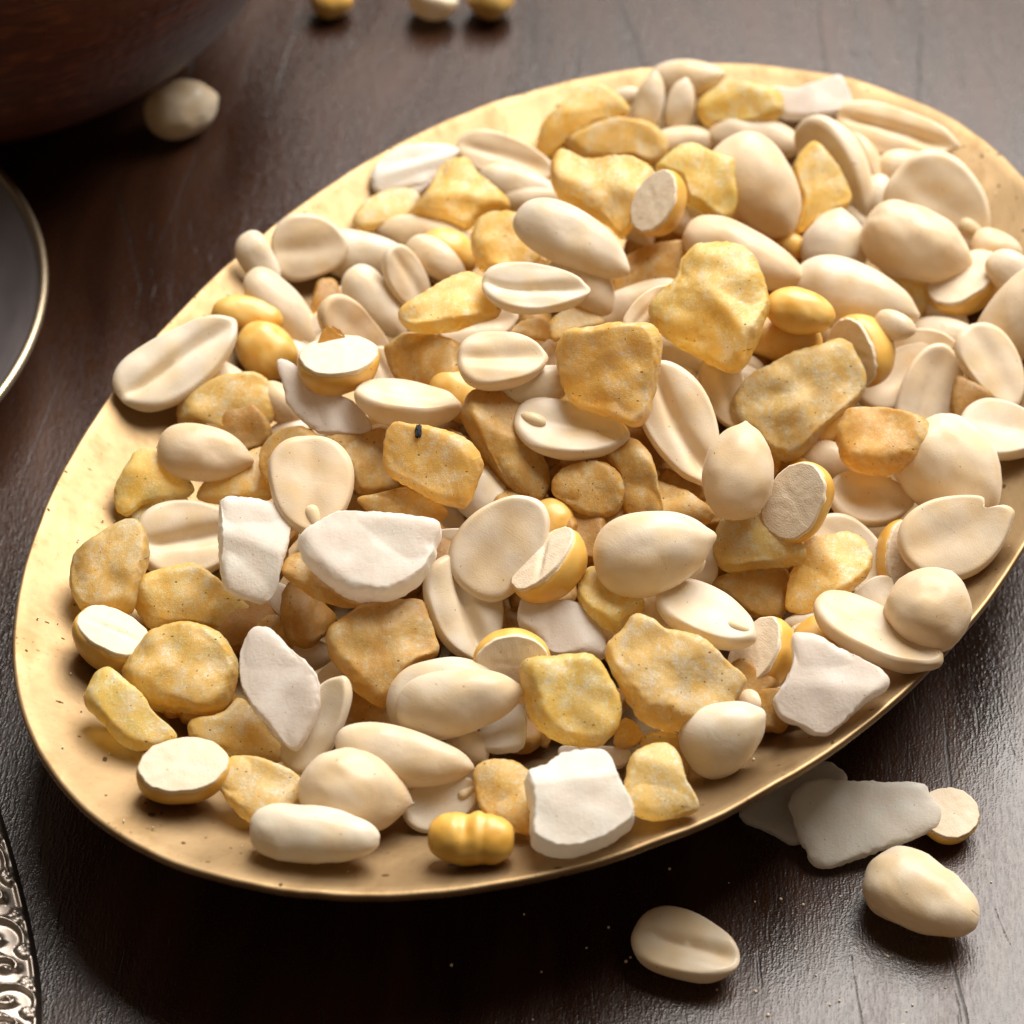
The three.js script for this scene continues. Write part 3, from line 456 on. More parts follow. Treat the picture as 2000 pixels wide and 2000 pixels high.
  { k: "GH", p: [6.32, 34.09, 20.38], q: [-0.7397, 0.0075, 0.4089, 0.5344], d: [13.33, 9.7, 6.4], l: "yellow-skinned half chickpea, pale cut side to the metal dish, on the front slope", g: "half chickpeas in the heap" },
  { k: "HP", p: [21.75, 37.83, 20.27], q: [0.8968, 0.1153, -0.0392, 0.4253], d: [18.5, 12.95, 6.99], l: "broad teardrop half peanut, smooth back out, its tip to the right of a sugared chunk" },
  { k: "HP", p: [29.82, 30.76, 27.62], q: [-0.6683, -0.1631, -0.2299, 0.6884], d: [16.39, 9.72, 5.25], x: "germ", l: "large half peanut, germ showing, tip to the loose shards, on the front slope" },
  { k: "GH", p: [38.94, 25.6, 31.3], q: [-0.6596, -0.062, 0.4841, 0.5716], d: [12.76, 10.06, 6.64], l: "yellow-skinned half chickpea, pale cut side to the metal dish, on the front slope", g: "half chickpeas in the heap" },
  { k: "HP", p: [31.63, 27.52, 48.95], q: [0.9043, 0.2734, -0.0779, 0.3184], d: [13.21, 10.39, 5.61], l: "medium half peanut, back out, tip to the far end, low in front" },
  { k: "HP", p: [22.21, 28.41, 23.16], q: [0.716, 0.5413, -0.2754, 0.3443], d: [8.19, 4.71, 2.54], l: "small half peanut, back out, tip to the far end, on the front slope", g: "half peanuts in the heap" },
  { k: "HP", p: [26.19, 31.92, 19.39], q: [0.8898, 0.2725, -0.0214, 0.3655], d: [8.21, 4.25, 2.29], l: "small half peanut, back out, tip to the loose shards, on the front slope" },
  { k: "HP", p: [30.23, 24.79, 11.2], q: [0.7308, 0.528, -0.2202, 0.3723], d: [7.49, 5.2, 2.81], l: "small half peanut, back out, tip to the far end, on the front slope", g: "half peanuts in the heap" },
  { k: "HP", p: [37.33, 23.62, 40.51], q: [0.8812, -0.2994, 0.1637, 0.3273], d: [7.99, 5.38, 2.9], l: "small half peanut, back out, tip to the loose shards, low in front", g: "half peanuts in the heap" },
  { k: "HP", p: [54.4, 21.01, 5.73], q: [-0.4523, -0.1752, -0.3566, 0.7985], d: [16.48, 10.38, 5.61], l: "large half peanut, open face out, tip to the loose shards, by the wall" },
  { k: "GH", p: [61.54, 22.08, 5.96], q: [-0.1295, 0.4747, 0.4794, 0.7267], d: [11.71, 7.16, 4.73], l: "yellow-skinned half chickpea, pale cut side to the loose shards, by the wall" },
  { k: "HP", p: [70.76, 27.3, 6.72], q: [-0.4721, 0.0531, 0.1633, 0.8647], d: [18.52, 13.46, 7.27], x: "notch", l: "heart-shaped half peanut lying face up against the brass wall" },
  { k: "WP", p: [64.39, 30.92, 25.63], q: [-0.4465, 0.2504, 0.424, 0.7471], d: [13.31, 12.52, 11.52], l: "smooth whole peanut, tip to the far end, by the wall" },
  { k: "HP", p: [56.06, 28.15, 29.06], q: [-0.7061, -0.1731, -0.2312, 0.6465], d: [21.62, 9.97, 5.39], l: "long half peanut with its flat face up, its point touching the brass rim" },
  { k: "HP", p: [57.74, 20.2, 13.58], q: [-0.5136, 0.2074, 0.3666, 0.7476], d: [8.32, 5.81, 3.14], l: "small half peanut, open face out, tip to the far end, by the wall" },
  { k: "HP", p: [45.92, 21.59, 20.09], q: [0.9094, 0.149, 0.0131, 0.388], d: [6.53, 3.04, 1.64], l: "small half peanut, back out, tip to the loose shards, by the wall" },
  { k: "GH", p: [46.22, 20.96, 22.24], q: [-0.5404, -0.0599, 0.1055, 0.8326], d: [5.39, 3.66, 2.42], l: "yellow-skinned half chickpea, pale cut side to the silver handle, by the wall" },
  { k: "WP", p: [-28.34, 27.19, 67.13], q: [-0.5486, -0.055, -0.0275, 0.8338], d: [18.77, 8.79, 8.08], l: "smooth long whole peanut lying on bare brass at the front edge of the tray" },
  { k: "WP", p: [-22.98, 25.49, 58.09], q: [-0.4979, -0.0155, -0.0872, 0.8627], d: [16.68, 12.32, 11.33], l: "smooth whole peanut, tip to the loose shards, low in front" },
  { k: "HP", p: [-10.48, 21.98, 56.96], q: [-0.4858, 0.1107, 0.143, 0.8551], d: [11.93, 7.75, 4.18], x: "germ", l: "medium half peanut, germ showing, tip to the loose shards, low in front" },
  { k: "GW", p: [-5.91, 27.13, 67.73], q: [-0.5401, -0.0414, -0.0135, 0.8405], d: [12.5, 7.95, 7.31], x: "corn", l: "glossy golden dimpled kernel lying on bare brass at the front edge of the tray" },
  { k: "CO", p: [-18.38, 25.6, -89.8], q: [-0.5242, 0.0763, -0.0386, 0.8473], o: [-7.5, -2.4, -6.0, 0.6, -2.1, 3.9, 2.1, 4.8, 6.8, 4.6, 9.2, 3.5, 7.5, 2.0, 3.0, -3.5, -1.8, -4.4, -6.7, -5.8], t: 1.73, l: "mid-sized white coconut piece, long, pointing to the far end, facing the wooden bowl" },
  { k: "CO", p: [-16.81, 23.64, -88.53], q: [-0.5595, 0.0279, -0.0095, 0.8283], o: [-2.0, 4.2, 0.8, 2.6, 3.9, 2.4, 3.4, 0.2, 0.2, -3.1, -2.7, -4.8, -2.2, 0.2], t: 1.28, l: "small white coconut piece, rounded, facing the wooden bowl" },
  { k: "CN", p: [-22.76, 23.58, -79.8], q: [-0.5601, 0.1355, -0.0802, 0.8133], o: [-6.4, -3.5, -5.5, -0.8, -2.6, 2.4, 0.5, 4.2, 3.8, 4.9, 6.5, 3.6, 5.4, 0.3, 2.9, -2.3, -1.5, -4.2, -4.9, -4.9], t: 2.76, c: "p", l: "mid-sized pale yellow sugared chunk, long, pointing to the far end, facing the wooden bowl" },
  { k: "CN", p: [-9.23, 26.54, -80.09], q: [-0.5289, -0.0399, 0.0293, 0.8472], o: [0.0, 7.7, 1.4, 7.4, 2.9, 4.6, 3.8, 3.3, 8.5, -1.0, 8.9, -3.2, 3.6, -4.0, 1.1, -6.8, -3.6, -4.3, -8.3, -3.6, -8.3, -2.3, -5.6, 1.7, -3.4, 5.6, -1.7, 7.3], t: 4.69, c: "y", l: "mid-sized bright yellow sugared chunk, rounded, facing the wooden bowl", g: "sugared chunks in the heap" },
  { k: "CN", p: [-0.97, 30.27, -61.83], q: [-0.573, -0.0893, 0.0636, 0.8122], o: [-4.7, 5.5, -2.4, 6.3, 1.2, 5.7, 5.7, 4.1, 6.3, -2.5, 3.4, -6.0, -2.0, -6.0, -5.5, -3.4, -6.4, 1.4], t: 4.45, c: "y", l: "mid-sized bright yellow sugared chunk, rounded, facing the wooden bowl", g: "sugared chunks in the heap" },
  { k: "CN", p: [12.57, 26.74, -103.57], q: [-0.4226, 0.0067, -0.0059, 0.9063], o: [-8.1, -7.0, -6.8, -0.7, -2.7, 2.3, 0.5, 5.9, 2.2, 5.9, 4.7, 5.7, 7.9, 3.5, 9.7, 0.4, 5.9, -0.6, 2.2, -1.1, 0.8, -2.7, -3.2, -4.9, -4.6, -7.5], t: 4.23, c: "y", l: "big bright yellow sugared chunk, long, pointing to the far end, at the far end" },
  { k: "CN", p: [42.67, 25.96, -107.28], q: [-0.5026, -0.1287, 0.0576, 0.853], o: [-8.4, -0.1, -7.1, 2.7, -4.2, 4.0, 0.6, 4.1, 5.4, 3.3, 8.2, 1.9, 8.1, -1.9, 5.1, -3.7, -0.6, -3.9, -6.3, -3.8], t: 4.32, c: "y", l: "mid-sized bright yellow sugared chunk, long, pointing to the metal dish, at the far end" },
  { k: "CN", p: [19.94, 23.21, -100.36], q: [-0.4686, 0.0269, -0.0208, 0.8827], o: [-10.6, -0.5, -10.0, 0.6, -6.2, 2.6, -2.8, 3.8, 3.4, 4.1, 6.7, 3.0, 8.7, 0.4, 9.0, -2.1, 7.3, -4.1, 4.8, -4.1, 2.3, -2.6, -2.6, -3.3, -7.0, -3.3, -9.3, -1.4], t: 4.42, c: "y", l: "big bright yellow sugared chunk, long, pointing to the metal dish, at the far end" },
  { k: "CN", p: [16.19, 36.53, -69.78], q: [-0.5368, -0.0284, 0.0098, 0.8432], o: [-7.9, 7.5, -6.4, 7.4, -4.1, 5.2, -1.3, 4.7, 2.9, 5.5, 5.2, 5.7, 9.0, 2.7, 8.4, -0.7, 7.1, -3.9, 5.6, -6.3, 3.6, -8.8, 2.8, -10.0, 1.1, -6.9, -2.2, -4.7, -5.0, -3.3, -7.5, -2.5, -9.5, 1.6, -9.2, 4.8], t: 5.44, c: "y", l: "big bright yellow sugared chunk, rounded, at the far end" },
  { k: "CN", p: [33.95, 34.98, -74.1], q: [-0.5289, 0.0348, -0.0385, 0.8471], o: [-8.7, 2.0, -6.5, 4.5, -3.2, 6.6, -1.4, 6.1, 1.8, 4.4, 5.8, 4.0, 6.1, 2.6, 5.5, -0.7, 5.7, -5.4, 4.3, -7.4, 2.5, -7.5, -0.9, -5.4, -3.3, -3.9, -3.5, -1.1, -5.2, 0.5, -8.4, 0.8], t: 4.53, c: "y", l: "mid-sized bright yellow sugared chunk, rounded, at the far end" },
  { k: "CN", p: [33.46, 43.18, -30.9], q: [-0.4894, -0.0639, 0.0237, 0.8694], o: [-3.5, 10.0, 0.1, 10.8, 4.0, 10.2, 6.6, 7.6, 9.1, 0.4, 7.9, -3.1, 6.5, -6.6, 4.3, -11.0, 1.7, -11.4, -2.6, -8.3, -6.1, -6.5, -9.5, -3.8, -10.9, -0.7, -8.7, 2.5, -6.1, 4.2, -5.7, 7.4], t: 6.88, c: "y", l: "largest sugared yellow chunk, standing at the peak of the heap" },
  { k: "CN", p: [23.85, 29.06, -56.57], q: [-0.4498, 0.0169, -0.0145, 0.8928], o: [-6.9, -3.1, -6.0, 0.5, -3.4, 2.9, 1.1, 4.8, 7.4, 5.4, 6.9, 1.7, 4.7, -2.0, 0.3, -3.9, -3.3, -5.8, -6.4, -5.4], t: 4.05, c: "a", l: "mid-sized brown amber sugared chunk, long, pointing to the far end, around the peak" },
  { k: "CO", p: [56.55, 25.77, -109.56], q: [-0.5068, -0.0082, -0.0194, 0.8618], o: [-8.5, 2.6, -5.5, 1.6, -2.5, 1.7, 1.5, 3.8, 3.9, 4.9, 5.1, 5.1, 6.4, 2.4, 7.7, -1.3, 4.0, -2.8, -2.1, -3.8, -5.9, -4.0, -7.0, -1.4, -8.5, 0.7], t: 2.21, l: "notched white coconut piece standing against the far rim of the tray" },
  { k: "CN", p: [55.14, 29.17, -79.4], q: [-0.4582, 0.0154, -0.0242, 0.8884], o: [-4.7, 3.1, -4.0, 5.8, -1.5, 8.3, -0.2, 8.1, 1.5, 5.8, 3.7, 3.1, 5.9, -1.0, 5.7, -2.9, 2.4, -4.9, 0.0, -7.0, -1.8, -7.8, -4.2, -8.6, -3.3, -5.6, -2.9, -2.2, -3.9, 0.2], t: 4.18, c: "y", l: "mid-sized bright yellow sugared chunk, long, pointing to the far rim, at the far end" },
  { k: "CN", p: [-47.66, 24.0, -27.27], q: [-0.4903, 0.0087, 0.0103, 0.8714], o: [-8.6, -0.5, -8.1, 2.1, -4.8, 3.8, -0.5, 5.0, 3.8, 5.6, 6.4, 4.5, 8.4, -0.8, 7.1, -3.3, 2.8, -5.0, -1.5, -4.9, -5.8, -4.0, -8.3, -3.1], t: 4.01, c: "y", l: "big bright yellow sugared chunk, long, pointing to the loose shards, facing the metal dish" },
  { k: "CN", p: [-59.18, 24.28, -8.35], q: [-0.5544, 0.0469, -0.0022, 0.8309], o: [-2.7, 5.1, -0.9, 6.2, 1.5, 5.1, 3.5, 3.3, 5.7, 1.4, 7.4, -1.3, 5.7, -2.7, 3.0, -3.6, -1.6, -4.0, -3.6, -5.7, -5.5, -4.8, -5.9, -1.4, -5.0, 0.8, -3.3, 3.5], t: 3.23, c: "y", l: "mid-sized bright yellow sugared chunk, rounded, near the silver handle" },
  { k: "CN", p: [-57.74, 21.81, -4.85], q: [-0.591, 0.0498, -0.0017, 0.8052], o: [-4.5, -1.3, -2.9, 1.7, 0.0, 3.9, 2.5, 3.0, 5.2, 1.4, 5.0, -0.5, 0.8, -2.3, -1.6, -3.5, -4.1, -4.0], t: 2.27, c: "p", l: "small pale yellow sugared chunk, long, pointing to the far end, near the silver handle" },
  { k: "CN", p: [-43.68, 23.62, -10.01], q: [-0.5754, 0.0646, -0.021, 0.815], o: [-8.3, -3.6, -6.7, -0.5, -2.6, 2.7, 0.8, 4.9, 4.1, 5.9, 6.7, 3.3, 5.0, -2.9, -0.8, -4.3, -5.0, -4.4], t: 3.27, c: "y", l: "mid-sized bright yellow sugared chunk, long, pointing to the far end, near the silver handle" },
  { k: "CN", p: [-10.24, 40.92, -33.44], q: [-0.5539, 0.1186, -0.0741, 0.8208], o: [-8.9, -2.5, -7.9, -1.1, -3.8, 2.3, -0.5, 4.7, 2.8, 6.3, 5.1, 5.5, 6.5, 3.3, 8.6, -0.0, 8.2, -0.9, 4.2, -2.5, -0.2, -4.3, -3.5, -5.1, -7.3, -5.0], t: 4.26, c: "y", l: "oblong bright yellow sugared chunk lying below the grooved peanut halves on the upper slope" },
  { k: "CN", p: [-9.61, 28.72, -39.49], q: [-0.4939, -0.0597, 0.0375, 0.8667], o: [-10.2, 0.6, -9.2, 1.4, -3.5, 0.8, 4.4, 2.5, 7.9, 3.1, 9.4, 1.6, 8.0, -0.1, 2.2, -2.1, -1.8, -2.8, -7.9, -1.7], t: 2.69, c: "a", l: "big brown amber sugared chunk, long, pointing to the loose shards, around the peak" },
  { k: "CN", p: [-14.01, 33.96, -26.53], q: [-0.5073, -0.0956, 0.0624, 0.8542], o: [-7.5, 3.4, -5.6, 4.4, -4.7, 5.3, -0.9, 5.2, 2.5, 4.4, 6.0, 2.8, 5.9, 0.5, 6.5, -2.2, 6.2, -4.4, 2.8, -5.8, -0.0, -5.3, -3.3, -3.8, -5.7, -1.9, -6.4, 0.2], t: 4.29, c: "a", l: "mid-sized brown amber sugared chunk, long, pointing to the wooden bowl, around the peak", g: "sugared chunks in the heap" },
  { k: "CO", p: [-31.21, 33.94, -16.66], q: [-0.5013, 0.0185, 0.0006, 0.8651], o: [-7.4, 7.7, -6.1, 8.0, -3.0, 6.1, -2.4, 4.2, 0.2, 1.8, 4.1, 1.3, 6.7, -0.8, 8.6, -4.6, 4.5, -5.0, 1.5, -5.0, -1.1, -4.2, -4.1, -1.4, -5.6, 0.5, -5.8, 2.9], t: 1.66, l: "thin hooked white coconut sliver under the half chickpea with the skin flake" },
  { k: "CN", p: [-12.28, 41.86, 5.14], q: [-0.4938, -0.0169, 0.0137, 0.8693], o: [-7.2, 5.8, -5.9, 6.8, -2.8, 5.9, 2.3, 5.0, 5.4, 3.6, 7.9, -0.2, 7.2, -2.1, 5.4, -7.1, 3.3, -7.1, 0.2, -6.0, -2.8, -4.0, -4.9, -2.8, -7.6, -1.0, -7.6, 1.9], t: 4.89, c: "y", x: "spot", l: "pale yellow sugared chunk with a black speck near its top edge" },
  { k: "CN", p: [-23.19, 28.16, -8.97], q: [-0.5191, 0.1009, -0.0525, 0.8471], o: [-5.4, 1.0, -3.5, 3.1, -0.7, 5.3, 1.9, 6.2, 3.1, 4.9, 2.8, 1.5, 3.2, -1.5, 5.5, -3.1, 5.1, -4.0, 1.0, -5.1, -2.0, -5.0, -3.1, -3.1, -3.6, -1.3], t: 3.41, c: "a", l: "mid-sized brown amber sugared chunk, rounded, around the peak", g: "sugared chunks in the heap" },
  { k: "CN", p: [-35.86, 28.77, -9.47], q: [-0.5272, -0.0782, 0.0644, 0.8437], o: [-5.4, 1.8, -4.1, 3.4, -0.7, 5.3, 2.7, 5.2, 5.6, 2.7, 6.0, 1.0, 4.2, -1.5, 2.4, -5.6, -2.7, -5.3, -5.1, -2.5], t: 3.2, c: "a", l: "mid-sized brown amber sugared chunk, rounded, facing the metal dish" },
  { k: "CN", p: [-16.7, 36.61, 9.55], q: [-0.4973, -0.0146, 0.0138, 0.8674], o: [-8.1, 1.8, -4.1, 2.2, 0.7, 3.3, 4.7, 0.8, 7.1, -0.9, 4.7, -3.3, -0.9, -2.4, -5.7, -0.7], t: 2.52, c: "a", l: "mid-sized brown amber sugared chunk, long, pointing to the metal dish, around the peak" },
  { k: "CN", p: [-27.03, 30.6, -11.09], q: [-0.519, 0.0759, -0.0354, 0.8507], o: [-3.0, 1.4, 2.0, 1.9, 3.7, 0.7, 1.2, -1.9, -1.3, -2.0, -2.9, -1.2], t: 1.49, c: "a", l: "small brown amber sugared chunk, long, pointing to the loose shards, facing the metal dish" },
  { k: "CN", p: [10.44, 31.95, -39.53], q: [-0.5295, 0.0564, -0.0402, 0.8455], o: [-4.4, 0.1, 0.4, 3.3, 3.2, 2.5, 5.9, -0.4, -0.9, -1.9, -2.2, -3.6, -3.9, -3.7], t: 2.05, c: "y", l: "mid-sized bright yellow sugared chunk, long, pointing to the far end, around the peak" },
  { k: "CN", p: [3.05, 29.02, -40.58], q: [-0.4928, 0.1087, -0.0633, 0.861], o: [-6.7, -1.8, -3.1, 0.3, -1.4, 1.6, 1.8, 2.4, 3.9, 1.2, 4.1, -1.8, 0.5, -1.2], t: 1.64, c: "a", l: "mid-sized brown amber sugared chunk, long, pointing to the loose shards, around the peak" },
  { k: "CN", p: [15.9, 44.92, -13.12], q: [-0.4764, -0.1307, 0.0666, 0.8669], o: [-7.6, 6.2, -6.4, 6.7, -0.5, 6.8, 1.0, 7.2, 2.7, 7.0, 6.2, 7.2, 7.4, 6.5, 8.1, 4.2, 7.9, 1.0, 6.4, -4.3, 5.8, -7.6, 4.4, -9.0, 3.4, -9.3, 0.4, -7.7, -3.0, -6.9, -7.0, -4.4, -7.8, -2.6, -8.8, 0.4, -8.7, 4.1], t: 6.44, c: "y", l: "heart-shaped bright yellow sugared chunk in the middle of the heap" },
  { k: "CN", p: [12.42, 32.24, 1.18], q: [-0.4966, 0.0495, -0.0325, 0.866], o: [-6.1, 1.2, -4.5, 3.4, 0.1, 4.8, 3.5, 3.8, 5.1, 1.8, 5.5, -0.6, 4.8, -3.5, 2.4, -4.7, -0.9, -4.4, -4.2, -2.4, -5.9, -1.2], t: 3.7, c: "a", l: "mid-sized brown amber sugared chunk, rounded, around the peak", g: "sugared chunks in the heap" },
  { k: "CN", p: [19.86, 32.52, -1.01], q: [-0.4839, 0.0022, -0.007, 0.8751], o: [-5.1, 4.2, -2.3, 7.0, 0.3, 6.2, 2.2, 4.0, 3.1, 0.9, 3.5, -1.6, 4.3, -4.2, 3.9, -6.3, -0.2, -6.7, -2.3, -4.7, -1.9, -0.4, -4.3, 2.5], t: 3.5, c: "a", l: "mid-sized brown amber sugared chunk, long, pointing to the wooden bowl, around the peak", g: "sugared chunks in the heap" },
  { k: "CN", p: [-1.05, 35.48, -6.42], q: [-0.5154, 0.0866, -0.052, 0.851], o: [-6.6, 6.2, -5.9, 8.0, -4.1, 8.7, -0.9, 8.2, 0.9, 7.0, 4.0, 6.1, 2.5, 2.9, 3.1, -0.5, 6.8, -3.2, 7.0, -6.9, 5.4, -9.9, 2.1, -8.7, -1.3, -5.6, -3.8, -1.6, -7.3, 3.3], t: 4.88, c: "a", l: "big brown amber sugared chunk, long, pointing to the wooden bowl, around the peak" },
  { k: "CN", p: [26.67, 29.32, 1.91], q: [-0.5927, -0.0753, 0.0389, 0.8009], o: [-4.6, 5.4, 0.4, 2.9, 6.1, -1.4, 4.4, -4.0, -2.1, -2.8, -4.2, -0.9], t: 2.39, c: "a", l: "mid-sized brown amber sugared chunk, long, pointing to the wooden bowl, around the peak", g: "sugared chunks in the heap" },
  { k: "CN", p: [47.49, 29.07, -23.36], q: [-0.5386, -0.0002, -0.0222, 0.8423], o: [-10.1, 1.4, -6.7, 4.2, -2.5, 6.6, 2.6, 8.6, 5.3, 10.6, 7.2, 10.9, 9.0, 9.5, 11.3, 3.0, 10.4, 0.9, 7.4, -1.9, 3.6, -6.0, 1.1, -9.2, -1.3, -10.8, -4.8, -9.7, -9.1, -6.4, -11.7, -3.0], t: 6.84, c: "o", l: "big dull olive-brown sugared block in the hollow right of the peak" },
  { k: "CN", p: [42.74, 21.72, -18.68], q: [-0.5757, 0.0498, -0.0597, 0.814], o: [-2.7, 4.0, -1.0, 5.1, 0.8, 3.9, 2.1, 1.7, 2.7, -0.6, 2.2, -3.0, 0.0, -5.9, -1.8, -2.0], t: 1.96, c: "a", l: "mid-sized brown amber sugared chunk, long, pointing to the far rim, around the peak" },
  { k: "CN", p: [47.65, 23.28, -12.84], q: [-0.5917, -0.1599, 0.0895, 0.7851], o: [-3.0, -0.5, -0.3, 2.4, 1.8, 0.7, 3.1, -0.8, -0.4, -1.8], t: 0.93, c: "a", l: "small brown amber sugared chunk, long, pointing to the metal dish, by the wall" },
  { k: "CN", p: [60.1, 32.08, -10.25], q: [-0.5603, -0.1322, 0.0579, 0.8156], o: [-7.6, 1.5, -6.2, 4.5, -5.6, 5.6, -2.3, 5.4, 0.9, 5.1, 4.1, 4.0, 7.3, 2.8, 8.3, 0.8, 7.9, -1.5, 6.0, -3.9, 2.8, -5.0, -0.5, -5.8, -5.8, -4.2, -7.0, -2.0], t: 4.75, c: "a", l: "squat amber sugared chunk resting on a smooth whole peanut" },
  { k: "CN", p: [71.45, 21.29, -60.71], q: [-0.4783, -0.1161, 0.0409, 0.8695], o: [-8.5, 6.4, -4.4, 5.7, -0.8, 3.2, 3.8, 0.2, 6.7, -0.9, 7.0, -1.8, 4.7, -4.1, 0.3, -6.1, -0.5, -3.5, -2.5, 0.4, -6.2, 3.4], t: 2.69, c: "y", l: "mid-sized bright yellow sugared chunk, long, pointing to the wooden bowl, past the olive-brown block" },
  { k: "CN", p: [-63.19, 26.95, 13.94], q: [-0.4826, 0.0467, -0.0099, 0.8745], o: [-6.5, -0.1, -5.5, 3.0, -3.9, 4.1, -0.8, 6.6, 1.3, 7.6, 3.4, 8.0, 4.8, 7.2, 5.6, 5.7, 5.9, 1.9, 4.7, -2.6, 3.6, -6.7, 1.3, -7.2, -3.9, -6.8, -5.3, -5.0, -6.3, -2.5], t: 4.84, c: "o", l: "rounded dull khaki sugared pebble touching the bright brass wall" },
  { k: "CO", p: [-40.39, 34.04, 15.72], q: [-0.513, 0.1258, -0.0612, 0.8469], o: [-5.0, 7.5, -3.4, 7.7, 0.6, 7.6, 3.9, 7.2, 6.0, 4.4, 5.5, 1.0, 4.3, -3.2, 3.4, -7.8, 2.2, -9.0, -1.8, -8.1, -4.2, -7.0, -4.9, -2.9, -5.0, 2.9], t: 2.85, l: "blocky white coconut piece laid over a wide pale peanut half" },
  { k: "CN", p: [-50.23, 21.34, 16.04], q: [-0.5054, 0.0849, -0.0346, 0.858], o: [-10.1, 2.4, -8.8, 4.2, -6.2, 5.2, -3.7, 5.8, 0.3, 6.5, 1.8, 4.8, 4.8, 2.5, 8.0, 1.3, 10.5, -0.7, 9.7, -4.7, 7.3, -7.2, 4.0, -4.8, -0.8, -3.2, -6.4, -4.4, -9.3, -0.8], t: 5.26, c: "y", l: "big bright yellow sugared chunk, long, pointing to the metal dish, near the silver handle" },
  { k: "CN", p: [-50.33, 24.51, 33.07], q: [-0.5003, -0.0449, 0.0397, 0.8638], o: [-9.3, -0.5, -8.9, 1.7, -6.7, 4.3, -4.8, 6.3, -1.7, 7.2, 1.3, 7.4, 3.6, 6.7, 6.1, 4.8, 8.1, 1.3, 8.3, -1.2, 7.2, -5.1, 5.1, -7.0, 3.4, -7.4, 0.5, -6.4, -3.5, -6.2, -5.9, -4.9, -7.9, -2.6], t: 6.15, c: "y", l: "big rounded bright yellow sugared chunk near the rounded end of the tray" },
  { k: "CN", p: [-58.18, 25.61, 42.55], q: [-0.5576, 0.0604, -0.0149, 0.8278], o: [-6.2, 2.9, -5.1, 5.1, -4.3, 6.5, -2.5, 7.2, 0.0, 4.7, 2.5, 2.5, 4.1, -0.6, 6.8, -2.5, 7.8, -4.1, 4.9, -5.5, 1.3, -5.8, -0.6, -4.7, -3.3, -1.7, -6.1, 1.2], t: 3.89, c: "y", l: "mid-sized bright yellow sugared chunk, long, pointing to the wooden bowl, near the silver handle" },
  { k: "CN", p: [-41.84, 20.69, 42.63], q: [-0.5624, 0.0963, -0.047, 0.8199], o: [-7.6, 2.2, -2.6, 2.7, 0.4, 6.4, 2.9, 2.9, 5.3, -0.2, 7.6, -2.5, 6.9, -4.1, 3.0, -4.2, -0.1, -3.1, -4.0, -2.5, -6.8, -1.4], t: 3.08, c: "y", l: "mid-sized bright yellow sugared chunk, long, pointing to the metal dish, near the silver handle" },
  { k: "CN", p: [-37.32, 24.57, 56.47], q: [-0.5887, 0.0435, -0.0119, 0.8071], o: [-6.2, 0.9, -5.1, 4.0, -4.0, 5.2, -0.6, 4.8, 3.2, 3.2, 6.3, 1.7, 6.1, -1.5, 4.0, -3.8, 0.3, -5.7, -2.0, -4.6, -4.6, -1.9], t: 3.21, c: "p", l: "mid-sized pale yellow sugared chunk, rounded, near the silver handle" },
  { k: "CO", p: [-21.55, 38.22, 21.3], q: [-0.5308, -0.061, 0.0475, 0.8439], o: [-11.1, 1.4, -10.9, 2.6, -9.2, 4.2, -6.3, 5.7, -4.2, 6.6, -0.3, 6.2, 4.8, 5.6, 9.9, 4.7, 10.6, 3.8, 10.3, 1.9, 9.7, 1.1, 9.8, -0.7, 8.1, -3.6, 6.1, -5.6, 3.4, -7.1, 1.7, -7.4, 0.1, -7.1, -2.9, -7.0, -5.6, -5.2, -8.0, -3.0, -10.1, -1.0], t: 4.37, l: "largest white coconut piece, broad with a ridge along its top" },
  { k: "CN", p: [-30.01, 30.52, 19.72], q: [-0.6171, 0.1063, -0.0628, 0.7771], o: [-6.1, 0.9, -4.8, 4.0, -2.0, 4.9, 2.2, 0.6, 6.3, -2.1, 7.9, -3.0, 4.8, -4.4, 0.6, -2.9, -3.5, -0.8], t: 2.44, c: "a", l: "mid-sized brown amber sugared chunk, long, pointing to the metal dish, on the front slope" },
  { k: "CO", p: [-33.78, 19.43, 15.84], q: [-0.5298, 0.0322, -0.0075, 0.8475], o: [-5.2, 0.8, -3.7, 5.1, -1.6, 3.8, 1.6, 1.6, 4.9, -0.6, 5.1, -3.0, 3.2, -4.4, 1.2, -3.9, -2.0, -1.3], t: 2.03, l: "small white coconut piece, long, pointing to the wooden bowl, on the front slope" },
  { k: "CN", p: [-36.75, 17.71, 19.82], q: [-0.5643, 0.1204, -0.0653, 0.8141], o: [-5.4, 0.2, -3.9, 1.9, -1.8, 3.5, 1.4, 3.2, 5.0, 1.1, 4.4, -1.8, 2.0, -3.6, -1.3, -2.9, -4.5, -1.4], t: 2.4, c: "a", l: "small brown amber sugared chunk, long, pointing to the metal dish, near the silver handle" },
  { k: "CO", p: [-34.84, 30.31, 41.23], q: [-0.5216, -0.0723, 0.0565, 0.8483], o: [-6.1, 3.6, -5.5, 6.4, -4.2, 9.1, -1.7, 9.3, 0.1, 7.3, 2.0, 5.1, 4.1, 3.5, 5.7, 1.1, 6.2, -2.2, 5.4, -5.1, 4.0, -7.8, 2.6, -9.9, 1.5, -9.7, -0.5, -7.3, -3.7, -3.7, -5.3, -0.4], t: 2.81, l: "tall diamond-shaped white coconut piece leaning on a crescent peanut half" },
  { k: "CN", p: [-19.95, 28.7, 31.66], q: [-0.5097, 0.0553, -0.0266, 0.8582], o: [-8.5, 2.2, -7.5, 3.2, -3.8, 5.5, 0.2, 7.1, 6.3, 7.3, 6.7, 4.5, 9.2, -1.3, 5.2, -2.6, 2.8, -5.0, 1.3, -7.9, 0.9, -9.6, -1.3, -8.8, -4.1, -6.6, -6.1, -4.0, -7.8, -1.7], t: 5.9, c: "a", l: "large brown sugared chunk under the largest coconut piece" },
